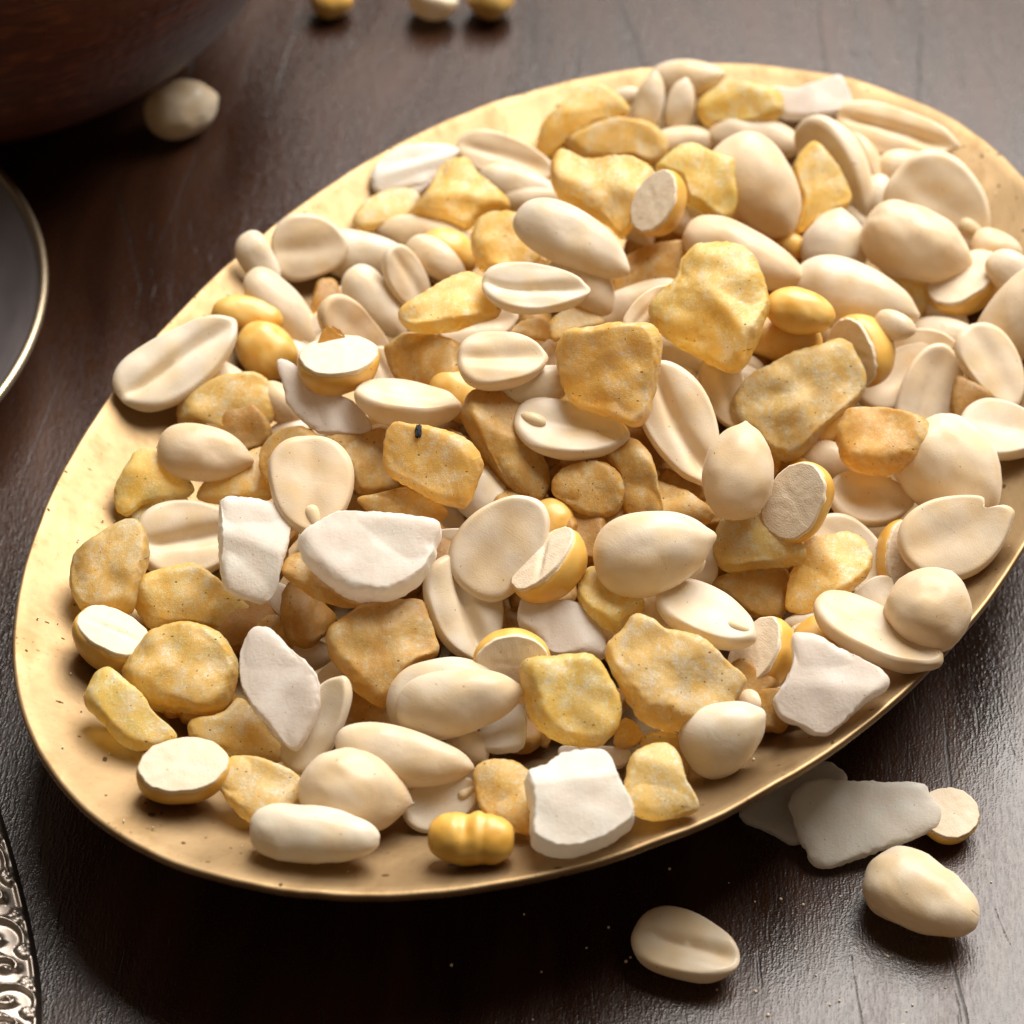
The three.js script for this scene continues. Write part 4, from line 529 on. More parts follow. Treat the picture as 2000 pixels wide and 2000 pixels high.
  { k: "CO", p: [-1.17, 24.8, 45.16], q: [-0.6336, 0.0075, -0.0053, 0.7736], o: [-4.2, -1.3, -1.9, 3.0, 1.2, 4.8, 3.1, 3.5, 3.5, -0.4, 2.7, -3.3, -0.4, -3.8, -3.4, -3.4], t: 1.58, l: "small white coconut piece, rounded, low in front" },
  { k: "CN", p: [14.84, 30.83, 23.83], q: [-0.5473, -0.0118, 0.0011, 0.8369], o: [-4.7, 0.2, -4.4, 2.7, -3.4, 5.0, -0.9, 5.4, 0.7, 4.6, 2.3, 2.5, 4.6, 1.0, 5.6, -0.7, 5.2, -2.2, 2.8, -3.6, 1.1, -5.7, -1.3, -4.4, -3.4, -2.3], t: 3.39, c: "y", l: "small bright yellow sugared nugget below the broad teardrop peanut half" },
  { k: "CO", p: [7.72, 27.94, 27.71], q: [-0.5616, 0.0616, -0.0458, 0.8239], o: [-7.0, 0.8, -6.4, 4.9, -3.7, 4.3, 2.0, 4.4, 3.7, 2.1, 5.8, 0.5, 6.6, -1.5, 6.5, -4.2, 4.6, -4.6, -2.1, -4.5, -3.8, -1.4], t: 2.82, l: "mid-sized white coconut piece, long, pointing to the metal dish, on the front slope" },
  { k: "CN", p: [8.9, 30.63, 44.16], q: [-0.503, 0.0723, -0.0447, 0.8601], o: [-7.7, 3.5, -7.4, 5.5, -5.0, 5.9, -2.7, 6.1, 1.7, 7.1, 3.4, 6.5, 4.9, 4.7, 6.7, 0.9, 7.2, -1.2, 7.0, -4.3, 5.6, -5.9, 3.7, -7.0, 0.7, -7.0, -1.8, -6.4, -5.0, -4.5, -6.1, -2.4], t: 5.62, c: "y", l: "square-shouldered yellow sugared chunk on the front slope beside the biggest lump" },
  { k: "CN", p: [24.24, 29.73, 39.27], q: [-0.5209, 0.056, -0.0425, 0.8507], o: [-10.1, 4.9, -7.4, 7.4, -6.5, 9.2, -5.3, 9.5, -3.3, 8.5, -1.6, 6.9, 3.5, 6.2, 6.6, 4.1, 10.7, 0.5, 10.7, -0.4, 9.4, -3.2, 9.0, -5.8, 7.5, -7.4, 1.9, -7.9, -0.5, -7.8, -5.1, -6.5, -6.3, -4.3, -7.5, -2.6, -9.7, 1.9], t: 6.4, c: "p", l: "biggest lump of sugared candy with a humped corner, on the front slope" },
  { k: "CN", p: [38.55, 27.8, 8.81], q: [-0.5537, -0.1063, 0.0525, 0.8242], o: [-6.7, -0.1, -6.2, 3.1, -4.3, 5.0, -1.9, 5.6, 2.2, 4.6, 5.3, 2.0, 8.1, -1.4, 7.6, -3.5, 4.4, -4.2, 0.3, -4.0, -2.9, -4.7, -5.8, -3.8], t: 4.26, c: "p", l: "mid-sized pale yellow sugared chunk, long, pointing to the metal dish, on the front slope" },
  { k: "CN", p: [38.93, 21.86, 13.59], q: [-0.5073, 0.0039, -0.0145, 0.8616], o: [-8.4, 0.6, -6.4, 1.9, -2.3, 3.6, 2.5, 4.5, 5.0, 3.3, 5.6, 0.5, 4.2, -4.5, 0.9, -5.0, -1.5, -3.8, -4.8, -1.4], t: 3.08, c: "a", l: "mid-sized brown amber sugared chunk, rounded, on the front slope" },
  { k: "CN", p: [21.24, 28.8, 59.13], q: [-0.5776, 0.0435, -0.0415, 0.8141], o: [-4.8, -0.8, -4.3, 3.8, -2.7, 5.4, 1.1, 6.4, 3.0, 4.9, 4.2, 0.4, 5.4, -1.5, 5.9, -3.7, 4.3, -4.3, 1.3, -5.1, -1.0, -5.4, -3.2, -4.8, -4.9, -3.0], t: 3.89, c: "p", l: "pale yellow sugared cube standing on the brass beside the white coconut block" },
  { k: "CN", p: [23.07, 23.12, 47.93], q: [-0.5566, 0.0332, -0.0321, 0.8295], o: [-3.5, 2.8, 2.3, 3.0, 3.5, -1.7, 3.1, -4.0, 0.0, -2.6, -3.8, -1.1], t: 2.03, c: "y", l: "small bright yellow sugared chunk, long, pointing to the wooden bowl, low in front" },
  { k: "CN", p: [17.62, 20.47, 42.4], q: [-0.5769, -0.0518, 0.0279, 0.8147], o: [-2.4, -1.2, -0.8, 2.9, 1.1, 2.0, 2.6, -0.5, 1.1, -2.1, -1.3, -2.2], t: 1.34, c: "y", l: "small bright yellow sugared chunk, rounded, low in front" },
  { k: "CO", p: [9.35, 29.39, 63.43], q: [-0.6178, 0.0244, -0.0253, 0.7856], o: [-7.6, 4.1, -5.0, 4.7, -2.8, 7.1, -0.5, 7.6, 3.6, 8.1, 5.1, 6.2, 6.6, 1.9, 8.2, -1.5, 8.1, -2.7, 6.5, -3.9, 3.7, -5.9, -0.4, -7.4, -3.3, -7.6, -5.9, -6.5, -6.5, -5.4, -6.5, -0.8], t: 4.71, l: "thick white coconut block with a notched top, standing at the front edge of the heap" },
  { k: "CO", p: [12.78, 18.14, 44.72], q: [-0.5911, -0.051, 0.0305, 0.8044], o: [-5.8, 0.4, -5.4, 2.0, -1.1, 1.4, 5.6, 1.2, 4.3, -2.0, 1.2, -1.9, -4.2, -0.9], t: 1.31, l: "mid-sized white coconut piece, long, pointing to the metal dish, low in front" },
  { k: "CN", p: [-0.89, 24.68, 57.74], q: [-0.6078, -0.0532, 0.0414, 0.7912], o: [-4.8, 3.7, -3.6, 5.2, -0.9, 5.7, 1.7, 4.9, 4.0, 2.8, 4.0, -2.3, 3.8, -6.6, 0.8, -5.7, -2.9, -3.5, -4.4, -0.3], t: 3.59, c: "y", l: "mid-sized bright yellow sugared chunk, long, pointing to the wooden bowl, low in front" },
  { k: "CN", p: [49.85, 25.28, 12.65], q: [-0.6059, -0.0748, 0.0246, 0.7916], o: [-6.6, -6.2, -5.5, 0.8, -2.8, 5.5, 1.2, 6.3, 3.5, 6.7, 5.8, 5.5, 6.6, 3.5, 7.2, 1.9, 5.9, -1.2, 3.2, -3.8, 0.0, -5.1, -3.0, -7.4, -5.1, -6.9], t: 3.73, c: "y", l: "mid-sized bright yellow sugared chunk, long, pointing to the far end, by the wall" },
  { k: "CO", p: [47.23, 29.06, 40.19], q: [-0.5099, 0.0044, -0.0166, 0.8601], o: [-6.9, -1.2, -4.5, 3.2, -5.2, 8.0, -3.8, 7.7, -0.8, 7.8, 1.4, 5.7, 3.8, 4.8, 6.2, 3.6, 8.6, 2.5, 9.4, 0.7, 9.0, -0.4, 6.1, -2.1, 3.2, -4.9, 1.1, -6.8, -0.3, -7.6, -2.2, -7.2, -4.1, -6.0, -6.7, -5.0, -8.1, -2.6], t: 2.97, l: "jagged white coconut piece with a torn edge, resting on the front brass wall" },
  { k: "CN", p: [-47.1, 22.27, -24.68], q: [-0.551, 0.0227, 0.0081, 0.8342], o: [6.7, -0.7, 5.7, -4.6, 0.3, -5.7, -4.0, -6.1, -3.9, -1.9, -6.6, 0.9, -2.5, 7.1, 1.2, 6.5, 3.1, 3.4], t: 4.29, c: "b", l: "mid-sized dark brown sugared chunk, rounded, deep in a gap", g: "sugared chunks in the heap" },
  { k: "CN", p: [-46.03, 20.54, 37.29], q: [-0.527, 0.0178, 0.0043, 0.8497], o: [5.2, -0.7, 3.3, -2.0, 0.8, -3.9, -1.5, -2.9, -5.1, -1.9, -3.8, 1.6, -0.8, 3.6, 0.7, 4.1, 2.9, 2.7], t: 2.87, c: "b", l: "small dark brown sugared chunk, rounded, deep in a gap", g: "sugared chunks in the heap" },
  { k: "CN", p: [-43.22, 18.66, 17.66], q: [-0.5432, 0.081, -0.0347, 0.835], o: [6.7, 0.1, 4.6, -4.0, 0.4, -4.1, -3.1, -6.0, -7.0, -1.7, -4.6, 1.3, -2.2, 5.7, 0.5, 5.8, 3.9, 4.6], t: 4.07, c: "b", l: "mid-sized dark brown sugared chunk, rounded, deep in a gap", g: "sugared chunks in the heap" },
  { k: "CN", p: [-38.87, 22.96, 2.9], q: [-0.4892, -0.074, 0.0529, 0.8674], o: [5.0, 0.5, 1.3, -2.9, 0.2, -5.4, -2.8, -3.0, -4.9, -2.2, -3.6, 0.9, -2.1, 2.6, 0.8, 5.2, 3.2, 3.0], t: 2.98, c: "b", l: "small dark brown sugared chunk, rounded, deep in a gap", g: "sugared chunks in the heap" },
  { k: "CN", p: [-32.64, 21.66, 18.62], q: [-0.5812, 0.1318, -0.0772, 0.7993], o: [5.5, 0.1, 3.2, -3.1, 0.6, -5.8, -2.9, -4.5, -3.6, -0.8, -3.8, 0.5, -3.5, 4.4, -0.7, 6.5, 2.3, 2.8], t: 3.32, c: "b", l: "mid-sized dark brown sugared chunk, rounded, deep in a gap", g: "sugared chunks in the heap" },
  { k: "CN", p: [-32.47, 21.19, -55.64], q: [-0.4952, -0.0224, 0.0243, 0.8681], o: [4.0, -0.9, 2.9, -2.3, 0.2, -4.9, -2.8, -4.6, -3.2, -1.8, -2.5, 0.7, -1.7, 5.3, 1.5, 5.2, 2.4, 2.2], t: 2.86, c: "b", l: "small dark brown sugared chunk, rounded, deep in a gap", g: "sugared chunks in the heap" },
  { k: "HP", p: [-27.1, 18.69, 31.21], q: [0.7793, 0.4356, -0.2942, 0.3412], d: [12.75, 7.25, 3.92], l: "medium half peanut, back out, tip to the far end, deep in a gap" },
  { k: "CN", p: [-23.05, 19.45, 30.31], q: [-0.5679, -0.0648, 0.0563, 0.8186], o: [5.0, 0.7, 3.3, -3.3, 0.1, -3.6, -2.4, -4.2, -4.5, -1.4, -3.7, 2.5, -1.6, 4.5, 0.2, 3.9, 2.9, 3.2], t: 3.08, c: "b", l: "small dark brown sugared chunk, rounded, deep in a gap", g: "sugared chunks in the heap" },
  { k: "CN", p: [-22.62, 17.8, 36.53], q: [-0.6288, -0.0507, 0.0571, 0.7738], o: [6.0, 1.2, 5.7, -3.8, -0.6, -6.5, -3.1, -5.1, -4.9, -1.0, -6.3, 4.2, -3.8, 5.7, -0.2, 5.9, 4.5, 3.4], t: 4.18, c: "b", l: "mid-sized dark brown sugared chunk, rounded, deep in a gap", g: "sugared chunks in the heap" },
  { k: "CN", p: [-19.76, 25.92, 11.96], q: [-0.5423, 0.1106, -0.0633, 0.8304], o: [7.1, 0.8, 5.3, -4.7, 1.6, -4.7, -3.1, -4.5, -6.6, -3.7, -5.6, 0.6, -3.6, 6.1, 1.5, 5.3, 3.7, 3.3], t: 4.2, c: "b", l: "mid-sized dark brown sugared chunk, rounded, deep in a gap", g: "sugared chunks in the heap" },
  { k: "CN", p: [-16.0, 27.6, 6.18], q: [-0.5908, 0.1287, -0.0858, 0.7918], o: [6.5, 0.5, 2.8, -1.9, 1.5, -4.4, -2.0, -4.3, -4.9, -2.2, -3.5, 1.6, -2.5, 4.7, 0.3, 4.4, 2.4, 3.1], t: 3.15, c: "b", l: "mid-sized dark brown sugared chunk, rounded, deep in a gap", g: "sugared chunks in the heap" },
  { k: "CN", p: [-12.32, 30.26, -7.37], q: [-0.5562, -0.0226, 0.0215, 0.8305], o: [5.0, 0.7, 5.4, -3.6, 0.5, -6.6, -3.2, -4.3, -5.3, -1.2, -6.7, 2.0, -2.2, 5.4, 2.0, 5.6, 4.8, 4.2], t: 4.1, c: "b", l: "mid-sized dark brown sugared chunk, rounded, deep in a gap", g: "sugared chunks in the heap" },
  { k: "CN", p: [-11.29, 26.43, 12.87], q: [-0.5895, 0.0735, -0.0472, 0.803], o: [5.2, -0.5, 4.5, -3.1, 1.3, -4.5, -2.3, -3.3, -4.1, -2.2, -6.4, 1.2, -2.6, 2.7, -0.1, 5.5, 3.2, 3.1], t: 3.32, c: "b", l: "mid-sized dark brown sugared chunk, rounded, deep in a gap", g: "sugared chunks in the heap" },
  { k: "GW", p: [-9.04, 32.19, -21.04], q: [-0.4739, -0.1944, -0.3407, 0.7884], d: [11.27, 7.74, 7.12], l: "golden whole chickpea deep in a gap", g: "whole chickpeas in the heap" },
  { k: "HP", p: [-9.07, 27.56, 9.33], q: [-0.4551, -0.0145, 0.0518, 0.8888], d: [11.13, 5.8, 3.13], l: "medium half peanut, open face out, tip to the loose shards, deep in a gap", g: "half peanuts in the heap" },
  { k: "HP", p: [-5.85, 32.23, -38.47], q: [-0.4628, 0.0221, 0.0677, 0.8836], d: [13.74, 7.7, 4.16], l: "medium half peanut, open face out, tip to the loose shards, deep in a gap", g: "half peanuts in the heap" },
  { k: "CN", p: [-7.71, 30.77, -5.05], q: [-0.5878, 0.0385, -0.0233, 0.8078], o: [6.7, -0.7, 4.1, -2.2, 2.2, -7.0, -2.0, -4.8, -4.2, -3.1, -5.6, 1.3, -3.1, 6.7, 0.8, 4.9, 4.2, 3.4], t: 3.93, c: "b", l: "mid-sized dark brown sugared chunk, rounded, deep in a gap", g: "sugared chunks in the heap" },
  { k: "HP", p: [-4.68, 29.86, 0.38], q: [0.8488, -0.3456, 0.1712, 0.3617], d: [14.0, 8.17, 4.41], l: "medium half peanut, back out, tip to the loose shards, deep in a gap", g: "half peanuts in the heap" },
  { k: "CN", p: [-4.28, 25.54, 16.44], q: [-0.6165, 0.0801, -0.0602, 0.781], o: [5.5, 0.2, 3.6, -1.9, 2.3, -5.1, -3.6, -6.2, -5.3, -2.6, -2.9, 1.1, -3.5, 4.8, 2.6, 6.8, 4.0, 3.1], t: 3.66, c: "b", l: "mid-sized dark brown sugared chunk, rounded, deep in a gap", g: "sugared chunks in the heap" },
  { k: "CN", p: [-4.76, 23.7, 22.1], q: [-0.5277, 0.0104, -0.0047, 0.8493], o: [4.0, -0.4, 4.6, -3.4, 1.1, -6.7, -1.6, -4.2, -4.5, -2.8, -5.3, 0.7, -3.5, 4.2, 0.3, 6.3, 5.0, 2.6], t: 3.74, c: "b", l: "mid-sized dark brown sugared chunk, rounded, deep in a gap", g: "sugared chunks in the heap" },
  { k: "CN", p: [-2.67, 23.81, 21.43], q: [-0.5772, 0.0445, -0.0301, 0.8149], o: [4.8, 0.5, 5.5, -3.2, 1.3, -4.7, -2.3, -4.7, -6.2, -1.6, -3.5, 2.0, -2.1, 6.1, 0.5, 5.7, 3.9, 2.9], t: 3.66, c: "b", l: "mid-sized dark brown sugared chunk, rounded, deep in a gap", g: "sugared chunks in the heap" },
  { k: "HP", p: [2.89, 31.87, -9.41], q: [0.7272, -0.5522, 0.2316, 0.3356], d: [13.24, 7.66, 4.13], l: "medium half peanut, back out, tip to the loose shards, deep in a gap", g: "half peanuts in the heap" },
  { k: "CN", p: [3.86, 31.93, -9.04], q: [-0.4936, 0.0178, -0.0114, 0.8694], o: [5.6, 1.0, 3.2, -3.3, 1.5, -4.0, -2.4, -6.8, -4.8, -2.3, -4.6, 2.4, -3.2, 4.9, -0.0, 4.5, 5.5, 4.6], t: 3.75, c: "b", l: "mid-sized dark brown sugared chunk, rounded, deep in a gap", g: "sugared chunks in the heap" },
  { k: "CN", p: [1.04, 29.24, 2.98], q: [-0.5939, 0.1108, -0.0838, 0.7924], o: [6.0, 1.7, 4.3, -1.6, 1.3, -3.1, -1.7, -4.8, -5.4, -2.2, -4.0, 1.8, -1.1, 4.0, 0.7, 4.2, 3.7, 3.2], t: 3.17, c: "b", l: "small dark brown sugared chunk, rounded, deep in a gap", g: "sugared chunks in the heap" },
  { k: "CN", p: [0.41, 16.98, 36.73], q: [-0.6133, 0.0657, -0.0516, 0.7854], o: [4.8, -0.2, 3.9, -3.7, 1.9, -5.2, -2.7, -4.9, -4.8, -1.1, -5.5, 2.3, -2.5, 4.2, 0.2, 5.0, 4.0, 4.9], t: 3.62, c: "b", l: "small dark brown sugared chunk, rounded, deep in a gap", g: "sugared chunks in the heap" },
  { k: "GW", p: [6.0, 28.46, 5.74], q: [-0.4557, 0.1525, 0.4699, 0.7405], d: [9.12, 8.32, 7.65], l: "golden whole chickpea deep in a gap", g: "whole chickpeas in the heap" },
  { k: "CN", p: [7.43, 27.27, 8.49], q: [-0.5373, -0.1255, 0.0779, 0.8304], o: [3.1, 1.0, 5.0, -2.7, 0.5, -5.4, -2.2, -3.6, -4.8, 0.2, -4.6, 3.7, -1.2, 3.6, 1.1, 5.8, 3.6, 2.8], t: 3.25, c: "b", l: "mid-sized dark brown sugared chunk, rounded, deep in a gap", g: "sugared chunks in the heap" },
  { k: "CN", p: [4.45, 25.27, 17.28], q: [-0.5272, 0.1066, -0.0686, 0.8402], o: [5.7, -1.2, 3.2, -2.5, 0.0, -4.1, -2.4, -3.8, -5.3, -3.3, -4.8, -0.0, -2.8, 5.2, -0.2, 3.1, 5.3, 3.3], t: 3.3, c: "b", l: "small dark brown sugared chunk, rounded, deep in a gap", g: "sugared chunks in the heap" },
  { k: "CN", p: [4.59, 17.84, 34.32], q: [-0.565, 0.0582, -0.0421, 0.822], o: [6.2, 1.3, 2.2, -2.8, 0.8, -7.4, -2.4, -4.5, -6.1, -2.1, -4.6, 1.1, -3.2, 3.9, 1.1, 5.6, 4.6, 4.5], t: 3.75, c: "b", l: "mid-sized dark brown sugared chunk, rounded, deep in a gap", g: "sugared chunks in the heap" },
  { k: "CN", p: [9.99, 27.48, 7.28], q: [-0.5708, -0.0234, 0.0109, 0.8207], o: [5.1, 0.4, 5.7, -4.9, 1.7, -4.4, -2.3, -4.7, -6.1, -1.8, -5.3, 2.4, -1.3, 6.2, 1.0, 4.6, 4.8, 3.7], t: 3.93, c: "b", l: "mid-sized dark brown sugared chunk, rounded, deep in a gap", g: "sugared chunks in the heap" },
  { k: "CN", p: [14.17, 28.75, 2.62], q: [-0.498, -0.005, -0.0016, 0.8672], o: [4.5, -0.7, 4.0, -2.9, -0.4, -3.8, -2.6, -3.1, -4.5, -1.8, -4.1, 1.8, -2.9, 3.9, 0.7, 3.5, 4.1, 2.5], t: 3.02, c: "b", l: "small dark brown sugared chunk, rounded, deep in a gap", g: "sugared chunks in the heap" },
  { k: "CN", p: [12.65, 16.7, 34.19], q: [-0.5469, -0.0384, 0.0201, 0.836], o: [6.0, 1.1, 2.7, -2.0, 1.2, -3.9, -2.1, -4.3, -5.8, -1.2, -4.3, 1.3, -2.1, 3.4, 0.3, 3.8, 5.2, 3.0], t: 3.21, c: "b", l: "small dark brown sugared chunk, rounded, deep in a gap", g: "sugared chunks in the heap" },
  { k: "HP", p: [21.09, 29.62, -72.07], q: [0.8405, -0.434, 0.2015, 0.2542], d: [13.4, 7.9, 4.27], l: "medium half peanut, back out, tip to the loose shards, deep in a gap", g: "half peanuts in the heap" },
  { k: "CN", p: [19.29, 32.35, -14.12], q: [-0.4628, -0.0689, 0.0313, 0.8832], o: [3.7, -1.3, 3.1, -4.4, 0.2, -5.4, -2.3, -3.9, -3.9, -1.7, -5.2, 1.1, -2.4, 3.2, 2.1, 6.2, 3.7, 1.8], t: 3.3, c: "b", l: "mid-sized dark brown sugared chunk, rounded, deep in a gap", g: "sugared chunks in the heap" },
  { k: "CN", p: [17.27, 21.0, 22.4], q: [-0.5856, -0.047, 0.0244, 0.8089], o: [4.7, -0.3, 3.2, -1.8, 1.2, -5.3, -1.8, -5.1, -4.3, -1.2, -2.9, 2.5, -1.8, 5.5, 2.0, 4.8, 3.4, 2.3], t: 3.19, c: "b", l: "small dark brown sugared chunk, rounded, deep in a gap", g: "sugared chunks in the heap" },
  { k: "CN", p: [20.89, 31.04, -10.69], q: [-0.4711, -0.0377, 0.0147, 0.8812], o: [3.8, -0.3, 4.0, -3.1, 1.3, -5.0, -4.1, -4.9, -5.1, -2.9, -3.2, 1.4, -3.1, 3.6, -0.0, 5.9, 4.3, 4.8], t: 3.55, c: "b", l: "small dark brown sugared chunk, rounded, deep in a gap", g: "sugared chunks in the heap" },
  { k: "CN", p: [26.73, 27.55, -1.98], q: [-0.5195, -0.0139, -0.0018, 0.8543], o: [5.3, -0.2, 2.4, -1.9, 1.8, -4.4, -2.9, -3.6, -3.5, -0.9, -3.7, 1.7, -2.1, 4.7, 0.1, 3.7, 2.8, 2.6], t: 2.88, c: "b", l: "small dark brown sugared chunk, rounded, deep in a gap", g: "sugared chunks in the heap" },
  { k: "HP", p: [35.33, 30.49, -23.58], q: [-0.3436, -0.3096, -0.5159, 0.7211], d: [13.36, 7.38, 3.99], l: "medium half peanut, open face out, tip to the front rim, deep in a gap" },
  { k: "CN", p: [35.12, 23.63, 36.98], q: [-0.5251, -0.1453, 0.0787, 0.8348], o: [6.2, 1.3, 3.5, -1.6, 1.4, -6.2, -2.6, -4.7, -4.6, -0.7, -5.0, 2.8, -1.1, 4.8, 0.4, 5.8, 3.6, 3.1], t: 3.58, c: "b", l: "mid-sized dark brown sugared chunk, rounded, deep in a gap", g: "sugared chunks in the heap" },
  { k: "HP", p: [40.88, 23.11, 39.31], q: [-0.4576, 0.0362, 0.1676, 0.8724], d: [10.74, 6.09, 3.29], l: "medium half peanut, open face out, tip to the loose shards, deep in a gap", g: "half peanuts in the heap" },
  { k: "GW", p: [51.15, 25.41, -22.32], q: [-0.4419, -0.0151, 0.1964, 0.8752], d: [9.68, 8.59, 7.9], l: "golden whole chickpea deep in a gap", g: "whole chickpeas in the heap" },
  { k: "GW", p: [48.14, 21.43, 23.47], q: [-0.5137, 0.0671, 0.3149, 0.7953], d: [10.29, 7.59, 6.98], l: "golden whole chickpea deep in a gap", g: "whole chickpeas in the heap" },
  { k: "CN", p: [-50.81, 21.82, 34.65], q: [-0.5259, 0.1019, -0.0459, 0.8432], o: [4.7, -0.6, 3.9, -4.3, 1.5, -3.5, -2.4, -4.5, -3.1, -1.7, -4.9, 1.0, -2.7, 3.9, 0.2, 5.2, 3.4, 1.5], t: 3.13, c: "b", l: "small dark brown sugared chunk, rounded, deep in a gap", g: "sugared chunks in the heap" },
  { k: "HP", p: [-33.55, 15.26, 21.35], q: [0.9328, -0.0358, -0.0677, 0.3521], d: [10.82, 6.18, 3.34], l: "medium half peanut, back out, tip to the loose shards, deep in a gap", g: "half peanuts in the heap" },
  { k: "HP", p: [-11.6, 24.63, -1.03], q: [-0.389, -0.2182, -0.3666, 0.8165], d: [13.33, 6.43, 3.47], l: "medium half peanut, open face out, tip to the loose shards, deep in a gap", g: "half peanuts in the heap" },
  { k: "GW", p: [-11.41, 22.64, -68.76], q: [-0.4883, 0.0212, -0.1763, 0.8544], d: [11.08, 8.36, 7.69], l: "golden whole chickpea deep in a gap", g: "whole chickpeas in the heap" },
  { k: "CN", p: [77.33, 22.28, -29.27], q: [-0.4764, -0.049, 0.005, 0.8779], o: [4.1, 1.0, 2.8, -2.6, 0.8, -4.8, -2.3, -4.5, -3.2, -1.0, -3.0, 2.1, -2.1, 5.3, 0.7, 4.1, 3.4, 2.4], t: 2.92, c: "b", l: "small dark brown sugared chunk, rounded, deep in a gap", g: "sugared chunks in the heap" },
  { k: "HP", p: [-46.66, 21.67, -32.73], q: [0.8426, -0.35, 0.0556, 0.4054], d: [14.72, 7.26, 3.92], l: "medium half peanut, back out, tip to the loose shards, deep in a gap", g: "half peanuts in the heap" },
  { k: "CN", p: [38.49, 24.04, 41.1], q: [-0.5658, -0.1559, 0.0902, 0.8046], o: [4.7, 0.6, 2.6, -3.7, 0.3, -2.8, -2.1, -3.2, -5.1, -2.2, -3.8, 1.2, -1.8, 3.4, 0.2, 3.6, 3.1, 3.2], t: 2.86, c: "b", l: "small dark brown sugared chunk, rounded, deep in a gap", g: "sugared chunks in the heap" },
];
